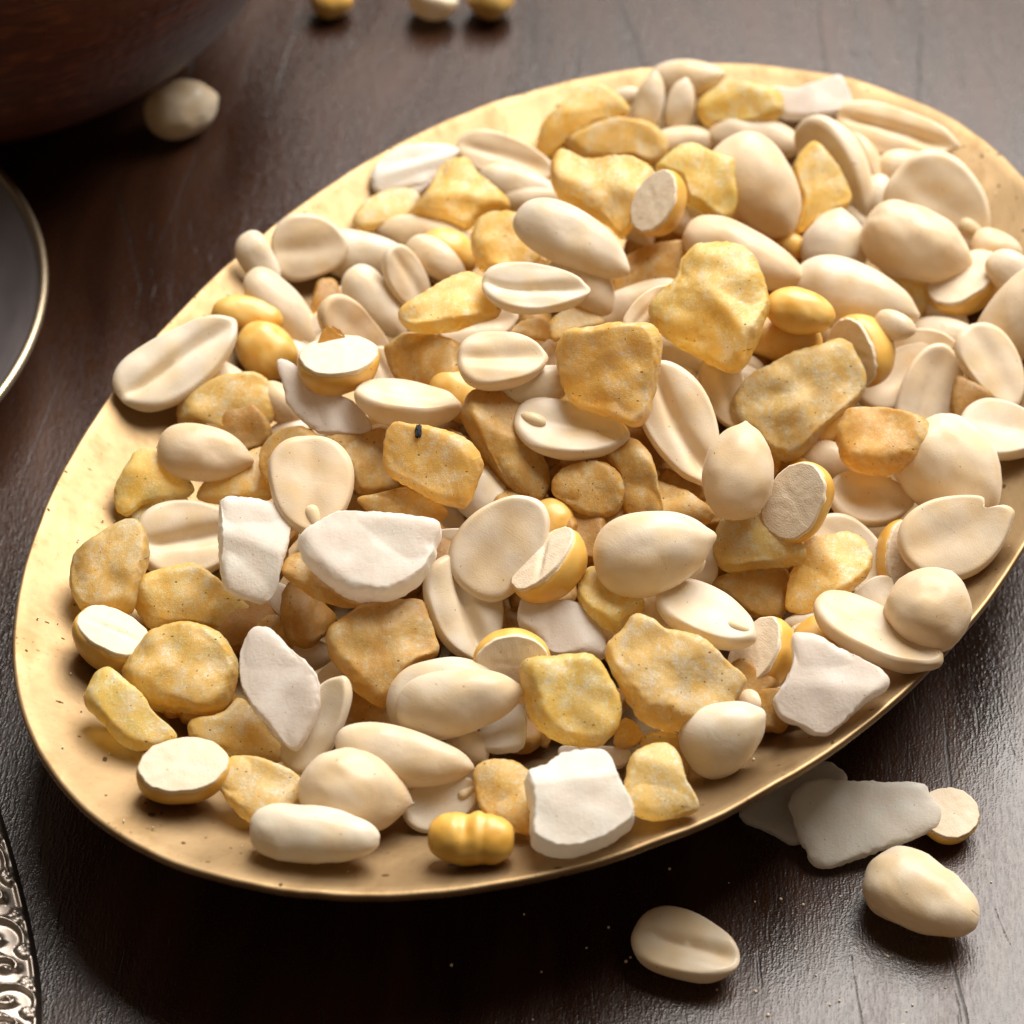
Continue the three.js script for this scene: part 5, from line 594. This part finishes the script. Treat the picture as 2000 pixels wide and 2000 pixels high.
// the pieces buried below the ones in sight, which nobody could count
const CORE = [
  [-41.1, 17.2, 0.4, 6.6], [-29.2, 13.1, -8.2, 6.4], [-29.7, 15.8, 1.1, 6.7], [-21.7, 12.4, -24.9, 5.7], [-22.1, 18.6, -23.8, 5.5], [-23.5, 17.7, -15.1, 5.5],
  [-23.6, 22.8, -15.4, 6.7], [-23.2, 18.0, -4.7, 5.9], [-20.4, 13.2, 3.1, 5.9], [-21.2, 15.9, -0.7, 5.4], [-22.4, 20.4, 8.9, 5.4], [-13.9, 16.6, -51.2, 6.7],
  [-12.4, 18.3, -39.6, 6.2], [-12.5, 13.0, -35.0, 6.8], [-12.1, 15.8, -31.8, 5.9], [-12.5, 10.1, -25.4, 5.4], [-13.8, 17.0, -25.4, 5.3], [-14.7, 11.3, -16.8, 5.5],
  [-11.0, 19.3, -14.8, 5.5], [-12.5, 19.9, -9.4, 6.6], [-15.5, 23.8, -8.9, 5.6], [-12.6, 9.7, 1.7, 5.7], [-15.2, 17.8, 3.5, 5.3], [-15.8, 10.9, 8.3, 6.4],
  [-13.2, 19.5, 11.5, 6.0], [-14.9, 17.2, 20.1, 5.7], [-11.4, 15.9, 30.4, 5.7], [-7.1, 15.5, -48.3, 5.5], [-5.7, 11.0, -43.0, 6.6], [-6.8, 17.0, -43.1, 6.3],
  [-7.2, 23.6, -43.9, 6.4], [-3.6, 9.2, -32.8, 6.0], [-3.3, 16.3, -34.9, 6.7], [-6.1, 10.6, -22.1, 6.5], [-1.8, 17.7, -24.6, 6.3], [-5.0, 25.4, -26.9, 5.5],
  [-3.9, 9.7, -14.5, 5.5], [-7.0, 15.6, -13.3, 6.5], [-6.9, 11.0, -4.3, 6.7], [-2.7, 18.6, -8.7, 6.1], [-3.1, 24.0, -6.9, 6.1], [-6.8, 9.5, 3.6, 6.3],
  [-2.8, 18.5, 0.6, 6.1], [-2.1, 12.9, 12.6, 5.8], [-4.0, 18.3, 12.7, 5.3], [-6.0, 12.7, 22.1, 5.7], [-2.0, 17.6, 20.9, 5.9], [1.8, 18.2, -66.0, 6.8],
  [4.7, 17.5, -61.7, 5.4], [5.6, 12.4, -48.1, 5.5], [2.9, 19.2, -51.0, 6.3], [5.4, 12.0, -44.0, 6.7], [5.9, 20.2, -40.9, 5.4], [2.0, 8.8, -33.0, 6.8],
  [2.2, 17.1, -32.7, 5.7], [3.7, 10.5, -22.9, 5.5], [3.0, 15.3, -26.3, 6.1], [3.8, 12.8, -14.9, 6.7], [2.7, 17.8, -16.4, 6.3], [2.5, 26.4, -14.3, 6.4],
  [2.3, 10.4, -5.1, 6.3], [2.8, 18.2, -8.5, 5.5], [3.3, 13.2, 2.8, 6.6], [3.6, 17.3, -0.3, 5.7], [4.0, 11.9, 8.6, 5.6], [6.4, 19.7, 9.5, 6.4],
  [4.6, 16.6, 20.2, 5.9], [11.1, 16.4, -76.4, 5.9], [11.4, 19.2, -68.0, 5.7], [14.8, 16.8, -57.0, 6.3], [10.5, 26.4, -58.7, 5.8], [11.5, 10.7, -50.5, 5.3],
  [15.0, 19.4, -51.5, 6.7], [15.9, 19.7, -42.2, 6.5], [14.9, 11.0, -34.5, 6.8], [12.0, 16.9, -31.2, 6.6], [16.0, 12.5, -27.0, 6.1], [11.4, 20.3, -27.2, 5.4],
  [16.0, 25.2, -26.8, 6.8], [14.2, 12.2, -13.4, 6.0], [15.8, 19.4, -15.0, 6.4], [12.5, 23.6, -16.0, 6.4], [13.3, 8.3, -8.8, 5.7], [14.6, 17.2, -4.0, 6.3],
  [14.6, 15.7, 4.3, 6.0], [13.4, 23.4, 0.3, 6.2], [12.4, 13.2, 10.7, 5.4], [12.7, 19.2, 12.1, 6.5], [12.0, 17.2, 19.3, 5.4], [24.0, 16.8, -76.4, 5.5],
  [22.4, 23.7, -77.2, 5.7], [22.2, 15.3, -68.6, 6.0], [24.0, 15.6, -62.3, 6.0], [19.3, 17.2, -48.4, 6.3], [23.7, 9.1, -43.4, 6.4], [22.7, 19.5, -41.0, 6.8],
  [23.8, 11.0, -32.8, 5.4], [20.0, 15.3, -34.0, 5.4], [22.1, 25.2, -34.6, 6.1], [23.2, 10.9, -25.3, 5.7], [19.2, 16.3, -27.1, 5.6], [22.8, 25.5, -24.0, 6.5],
  [21.4, 12.5, -14.7, 5.3], [22.1, 20.3, -13.0, 6.3], [23.1, 23.3, -15.0, 6.7], [22.5, 12.6, -8.9, 6.8], [23.4, 17.5, -8.9, 5.7], [22.5, 17.0, 0.1, 5.9],
  [20.7, 13.3, 9.5, 5.5], [19.7, 20.6, 10.1, 6.3], [22.7, 19.5, 17.3, 5.7], [31.2, 19.1, -83.8, 6.4], [29.4, 19.6, -76.9, 5.9], [28.7, 23.2, -77.5, 6.0],
  [30.7, 17.8, -70.2, 5.5], [31.5, 18.9, -58.5, 6.0], [30.3, 10.8, -52.0, 6.4], [30.8, 17.2, -51.0, 6.3], [33.1, 12.0, -41.3, 6.1], [28.2, 16.5, -40.6, 6.6],
  [32.4, 9.7, -33.3, 5.7], [32.7, 15.7, -33.8, 5.5], [33.3, 26.7, -33.7, 6.1], [29.2, 8.5, -26.1, 5.6], [31.2, 16.4, -23.4, 6.6], [31.0, 10.3, -14.9, 6.5],
  [30.8, 19.4, -14.4, 6.7], [28.3, 9.2, -9.6, 5.7], [32.3, 15.6, -9.3, 6.6], [32.5, 23.2, -4.9, 6.4], [29.0, 16.6, -0.8, 6.1], [29.5, 19.8, 8.3, 6.4],
  [40.8, 17.5, -77.0, 5.5], [42.3, 23.8, -77.0, 5.4], [39.2, 16.5, -58.9, 5.8], [37.9, 13.1, -48.2, 6.0], [40.8, 15.3, -52.8, 6.6], [36.8, 23.9, -53.3, 6.7],
  [37.7, 11.2, -42.3, 5.8], [41.3, 20.4, -42.9, 6.0], [37.8, 25.0, -39.8, 6.8], [42.0, 12.4, -33.0, 6.7], [40.8, 17.4, -33.3, 5.3], [42.0, 25.5, -34.8, 6.5],
  [41.2, 18.6, -26.4, 5.6], [38.2, 17.2, -6.6, 5.6], [39.2, 20.6, 3.2, 6.8], [38.9, 24.2, 2.1, 5.7], [49.2, 18.6, -79.5, 6.1], [50.7, 16.5, -68.0, 5.7],
  [49.7, 15.5, -53.3, 6.6], [49.6, 20.6, -40.8, 5.8], [46.5, 25.2, -39.8, 6.1], [50.7, 17.8, -35.8, 6.3], [47.1, 28.0, -35.6, 5.6], [46.2, 13.2, -23.3, 5.8],
  [49.4, 18.5, -26.5, 5.4], [48.5, 17.3, -17.6, 5.5], [48.5, 17.2, 0.6, 6.0], [55.4, 16.8, -66.7, 5.7], [54.7, 15.5, -58.9, 5.6], [55.1, 16.5, -49.0, 5.7],
  [56.6, 16.4, -44.6, 5.5], [57.5, 16.2, -18.1, 6.3],
];
{
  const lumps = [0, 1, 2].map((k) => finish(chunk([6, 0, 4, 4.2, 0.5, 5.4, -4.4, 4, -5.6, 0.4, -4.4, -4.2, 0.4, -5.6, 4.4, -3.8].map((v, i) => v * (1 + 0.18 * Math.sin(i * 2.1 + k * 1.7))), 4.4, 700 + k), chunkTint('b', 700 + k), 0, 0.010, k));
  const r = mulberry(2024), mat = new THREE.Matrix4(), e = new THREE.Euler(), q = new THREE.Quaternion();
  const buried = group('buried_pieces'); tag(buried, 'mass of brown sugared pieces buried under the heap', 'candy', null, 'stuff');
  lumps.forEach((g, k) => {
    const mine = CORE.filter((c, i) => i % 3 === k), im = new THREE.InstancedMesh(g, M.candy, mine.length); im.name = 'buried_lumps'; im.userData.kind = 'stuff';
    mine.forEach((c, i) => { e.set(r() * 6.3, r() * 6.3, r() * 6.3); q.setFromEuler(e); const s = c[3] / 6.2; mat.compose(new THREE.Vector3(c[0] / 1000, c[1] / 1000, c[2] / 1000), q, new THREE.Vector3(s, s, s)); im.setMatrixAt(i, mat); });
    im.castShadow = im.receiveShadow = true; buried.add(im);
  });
}
const CATEGORY = { HP: 'peanut', WP: 'peanut', GH: 'chickpea', GW: 'chickpea', CN: 'candy', CO: 'coconut' };
PIECES.forEach((it, i) => {
  const o = buildPiece(it.k, it, i + 1);
  o.position.set(it.p[0] / 1000, it.p[1] / 1000, it.p[2] / 1000); o.quaternion.set(...it.q).normalize();
  tag(o, it.l, CATEGORY[it.k], it.g);
});

// ---------- loose pieces on the table ----------
function lay(o, x, z, rest = 0.0001) {                // set a posed thing down on the table
  o.position.set(x, 0, z); o.updateMatrixWorld(true);
  const b = new THREE.Box3().setFromObject(o, true); o.position.y = rest - b.min.y; return o;
}
const flat = (turn, lift = 0, roll = 0) => new THREE.Quaternion().setFromEuler(new THREE.Euler(-Math.PI / 2 + lift, 0, 0)).premultiply(new THREE.Quaternion().setFromAxisAngle(new THREE.Vector3(0, 1, 0), turn)).multiply(new THREE.Quaternion().setFromAxisAngle(new THREE.Vector3(0, 0, 1), roll));
{
  const one = (k, it, seed, label, category, q, x, z) => { const o = buildPiece(k, it, seed); o.quaternion.copy(q); lay(o, x, z); return tag(o, label, category); };
  one('HP', { d: [16.6, 11.2, 5.2], x: 'groove' }, 301, 'grooved half peanut lying face up alone on the dark wood', 'peanut', flat(-0.42, 0.06), 0.0262, 0.0700);
  one('WP', { d: [18.4, 11.6, 10.2] }, 318, 'egg-shaped whole peanut on the wood beside the loose coconut shards', 'peanut', flat(-0.62), 0.0622, 0.0615);
  one('GH', { d: [9.6, 9.2, 4.6] }, 303, 'split half chickpea lying on the wood at the tip of the loose coconut shard', 'chickpea', flat(0.5, 0.2), 0.0680, 0.0445);
  one('WP', { d: [14.8, 11.6, 11.0] }, 321, 'pale round peanut on the wood tucked under the wooden bowl', 'peanut', flat(0.55), -0.0655, -0.1335);
  one('GW', { d: [9.0, 8.2, 7.8] }, 305, 'tan chickpea on the wood between the wooden bowl and two other stray pieces', 'chickpea', flat(0.3), -0.0375, -0.1735);
  one('HP', { d: [11.0, 9.6, 6.5] }, 306, 'pale peanut half on the wood touching a golden chickpea', 'peanut', flat(2.2, 0.5), -0.0170, -0.1725);
  one('GW', { d: [10.4, 10.0, 9.4] }, 307, 'golden whole chickpea on the wood touching a pale peanut half', 'chickpea', flat(-1.1), -0.0045, -0.1730);
  const SHARDS = [
    { k: "CO", p: [53.97, 4.6, 45.8], q: [-0.553, -0.0283, -0.001, 0.8327], o: [-10.9, 2.7, -8.0, 5.8, -1.8, 5.8, 3.3, 5.6, 8.5, 5.7, 10.1, 5.5, 11.4, 2.8, 12.4, 1.9, 12.2, -0.8, 8.9, -2.9, 3.4, -4.9, 0.1, -6.2, -4.4, -8.0, -6.0, -8.0, -7.6, -7.0, -7.9, -5.3, -9.3, -3.6, -9.9, -1.1], t: 1.45 },
    { k: "CO", p: [44.72, 1.7, 40.27], q: [-0.669, -0.0547, 0.0134, 0.7412], o: [-9.3, -2.1, -4.4, 2.2, 2.1, 6.9, 5.3, 7.4, 7.7, 5.2, 8.0, 3.5, 5.2, -0.3, 1.9, -5.1, 0.3, -7.9, -1.3, -7.4, -4.5, -5.2, -7.6, -3.7], t: 1.28 },
  ];
  const SAY = ['broad flat coconut shard on the wood, leaning across another shard towards a split chickpea', 'flat coconut shard on the wood, half hidden under the rim of the tray'];
  SHARDS.forEach((it, i) => { const o = buildPiece('CO', { ...it, f: true }, 310 + i); o.position.set(it.p[0] / 1000, it.p[1] / 1000, it.p[2] / 1000); o.quaternion.set(...it.q).normalize(); tag(o, SAY[i], 'coconut'); });
}


// ---------- wooden bowl, metal dish, ornate handle ----------
{
  // turned wooden bowl
  const prof = [[0.0001, 0.004], [0.022, 0.004], [0.026, 0.0003], [0.031, 0.0003], [0.0325, 0.0035], [0.038, 0.007], [0.0475, 0.0135], [0.0560, 0.0215], [0.0630, 0.0315], [0.0680, 0.043], [0.0705, 0.055], [0.0712, 0.062], [0.0700, 0.0640], [0.0680, 0.0625], [0.0650, 0.045], [0.055, 0.0265], [0.04, 0.0155], [0.02, 0.010], [0.0001, 0.009]];
  const curve = new THREE.SplineCurve(prof.map((p) => new THREE.Vector2(...p)));
  const g = new THREE.LatheGeometry(curve.getPoints(90).map((p) => new THREE.Vector2(Math.max(p.x, 0.0001), p.y)), 96), p = g.attributes.position, uv = g.attributes.uv;
  for (let i = 0; i < p.count; i++) { const a = Math.atan2(p.getZ(i), p.getX(i)); uv.setXY(i, uv.getX(i) * 6, p.getY(i) / 0.06 + 0.2); }
  const grain = tileNoise(512, 512, (u, v) => {
    const n = 0.5 + 0.5 * ring(u + 0.03 * ring(u, v, 3, 3, 5), v, 3, 16, 101), m = 0.5 + 0.5 * ring(u, v, 22, 40, 103), w = smooth(0.55, 0.85, 0.5 + 0.5 * ring(u, v, 9, 22, 105));
    return mixc(mixc([0.24, 0.095, 0.045], [0.40, 0.19, 0.085], n * 0.7 + m * 0.3), [0.50, 0.28, 0.13], w * 0.5);
  }, true);
  const bump = tileNoise(512, 512, (u, v) => 0.5 + 0.25 * ring(u, v, 22, 40, 103) + 0.25 * ring(u, v, 3, 60, 107));
  const b = mesh('wooden_bowl', g, new THREE.MeshStandardMaterial({ name: 'turned wood', map: grain, roughness: 0.5, bumpMap: bump, bumpScale: 0.0003 }));
  b.position.set(-0.1085, 0, -0.1590); b.rotation.y = 0.6;
  tag(b, 'round dark reddish-brown wooden bowl with worn streaks', 'bowl');
}
{
  // shallow metal dish
  const prof = [[0.0001, 0.0005], [0.036, 0.0005], [0.045, 0.0022], [0.056, 0.0068], [0.0625, 0.0110], [0.0640, 0.0122], [0.0645, 0.0130], [0.0640, 0.0136], [0.0632, 0.0133], [0.0615, 0.0120], [0.0550, 0.0082], [0.0445, 0.0042], [0.036, 0.0028], [0.0001, 0.0024]];
  const d = group('metal_dish'); d.position.set(-0.1488, 0, -0.0655); tag(d, 'shallow dull pewter dish with a thin polished rim', 'dish');
  const bump = tileNoise(512, 512, (u, v) => 0.5 + 0.3 * (fbm(u, v, 30, 111) - 0.5) + 0.12 * ring(u, v, 3, 90, 112));
  const rough = tileNoise(512, 512, (u, v) => 0.66 + 0.3 * (fbm(u, v, 7, 113) - 0.5));
  const pewter = new THREE.MeshStandardMaterial({ name: 'dull pewter', color: new THREE.Color().setRGB(0.30, 0.27, 0.275), metalness: 1, roughness: 0.95, roughnessMap: rough, bumpMap: bump, bumpScale: 0.00005 });
  const g = new THREE.LatheGeometry(prof.map((p) => new THREE.Vector2(...p)), 128); g.computeVertexNormals();
  mesh('dish_body', g, pewter, d);
  const ring_ = new THREE.TorusGeometry(0.0640, 0.00085, 12, 160); ring_.rotateX(Math.PI / 2);
  const rm = mesh('rim', ring_, new THREE.MeshStandardMaterial({ name: 'polished rim', color: new THREE.Color().setRGB(0.52, 0.42, 0.29), metalness: 1, roughness: 0.4 }), d); rm.position.y = 0.0134;
}
{
  // chased silver handle: a tapering bar whose upper face carries scrolling leaves in relief
  const right = new THREE.SplineCurve([[-0.0905, 0.014], [-0.0850, 0.029], [-0.0800, 0.0425], [-0.0750, 0.0570], [-0.0715, 0.0690], [-0.0695, 0.0790], [-0.0690, 0.0880], [-0.0700, 0.0980], [-0.074, 0.107]].map((p) => new THREE.Vector2(...p)));
  const NT = 330, NS = 96, wide = 0.019;
  const leaf = (s, t) => {                             // s across from the outer edge, t along, in mm: height of the chasing
    let h = 0; const wrap = 7.6, k0 = Math.floor(t / wrap);
    for (let k = k0 - 1; k <= k0 + 1; k++) {
      const rr = mulberry(k * 7 + 900), c = (k + 0.5) * wrap, flip = k % 2 ? 1 : -1, cx = 4.6 + rr() * 1.2, sc = 0.85 + rr() * 0.3;
      let dx = (s - cx) / sc, dy = (t - c) / sc * flip; const ro = 0.5 * flip, q = dx * Math.cos(ro) - dy * Math.sin(ro), w = dx * Math.sin(ro) + dy * Math.cos(ro);
      const rad = Math.hypot(q, w), an = Math.atan2(w, q), spiral = rad - (1.0 + 0.52 * (an + Math.PI));   // a volute
      h = Math.max(h, Math.exp(-spiral * spiral / 0.22) * smooth(4.8, 3.6, rad));
      h = Math.max(h, 0.9 * Math.exp(-rad * rad / 0.5));
      const ax = q - 2.6, ay = w + 1.9, lobe = 1 - (ax * ax / 4.2 + ay * ay / 1.3);                        // a leaf with veins
      if (lobe > 0) h = Math.max(h, Math.sqrt(lobe) * (0.62 + 0.38 * Math.cos(ax * 7.5 + ay * 2)));
      const bx = s - 1.6, by = t - c - 3.4, lip = 1 - (bx * bx / 2.2 + by * by / 3.0);
      if (lip > 0) h = Math.max(h, Math.sqrt(lip) * (0.7 + 0.3 * Math.cos(by * 6 - bx * 4)));
    }
    const edge = Math.exp(-Math.pow((s - 0.7) / 0.45, 2)); return Math.max(h, edge * 0.75);
  };
  const pts = []; for (let i = 0; i <= NT; i++) pts.push(right.getPoint(i / NT));
  const g = grid(NT + 1, NS, (i, j) => {
    const p = pts[i], q = pts[Math.min(NT, i + 1)], o = pts[Math.max(0, i - 1)], tx = q.x - o.x, tz = q.y - o.y, l = Math.hypot(tx, tz), nx = -tz / l, nz = tx / l;
    const top = 66;
    if (j < top) { const s = j / (top - 1), dome = Math.pow(Math.sin(Math.PI * clamp(s * 0.96 + 0.02)), 0.55), mm = s * wide * 1000; return [p.x + nx * s * wide, 0.0012 + 0.0030 * dome + 0.0011 * leaf(mm, i / NT * 104) * smooth(0, 0.05, s) * smooth(1, 0.95, s), p.y + nz * s * wide]; }
    const s = 1 - (j - top) / (NS - 1 - top); return [p.x + nx * s * wide, 0.0002, p.y + nz * s * wide];
  });
  g.computeVertexNormals();
  const uv = [], ps = g.attributes.position; for (let i = 0; i < ps.count; i++) uv.push(ps.getX(i) / 0.02, ps.getZ(i) / 0.02); g.setAttribute('uv', new THREE.Float32BufferAttribute(uv, 2));
  const tarnish = tileNoise(256, 256, (u, v) => mixc([0.52, 0.475, 0.44], [0.70, 0.66, 0.62], fbm(u, v, 6, 121)), true);
  const h = mesh('silver_handle', g, new THREE.MeshStandardMaterial({ name: 'chased silver', map: tarnish, metalness: 1, roughness: 0.38 }));
  tag(h, 'ornate chased silver cutlery handle with scrolling leaves', 'handle');
}


// ---------- crumbs ----------
{
  const r = mulberry(404), parts = [];
  for (let k = 0; k < 46; k++) {
    const g = new THREE.IcosahedronGeometry(lerp(0.00012, 0.0003, r()), 0); g.rotateX(r() * 6); g.rotateZ(r() * 6);
    const x = lerp(-0.01, 0.085, r()), z = lerp(0.052, 0.092, r()); g.translate(x, 0.00012, z); parts.push(g);
  }
  const crumbs = mesh('sugar_crumbs', mergeGeometries(parts), new THREE.MeshStandardMaterial({ color: new THREE.Color().setRGB(0.75, 0.62, 0.42), roughness: 0.6 }));
  tag(crumbs, 'scattered sugar crumbs on the table in front of the tray', 'crumbs', null, 'stuff');
}
{
  const r = mulberry(505), parts = [];                 // loose grains on the bare brass
  for (let k = 0; k < 70; k++) {
    const th = r() * 2 * Math.PI, s = lerp(0.84, 0.985, r()), [x, z] = plan(s, th), g = new THREE.IcosahedronGeometry(lerp(0.00010, 0.00026, r()), 0); g.rotateX(r() * 6); g.rotateY(r() * 6);
    g.translate(x, trayHeight(s) + 0.0002, z); parts.push(g);
  }
  tag(mesh('sugar_grains', mergeGeometries(parts), new THREE.MeshStandardMaterial({ color: new THREE.Color().setRGB(0.8, 0.68, 0.48), roughness: 0.6 })), 'loose sugar grains on the bare brass wall of the tray', 'crumbs', null, 'stuff');
}
renderer.render(scene, camera);
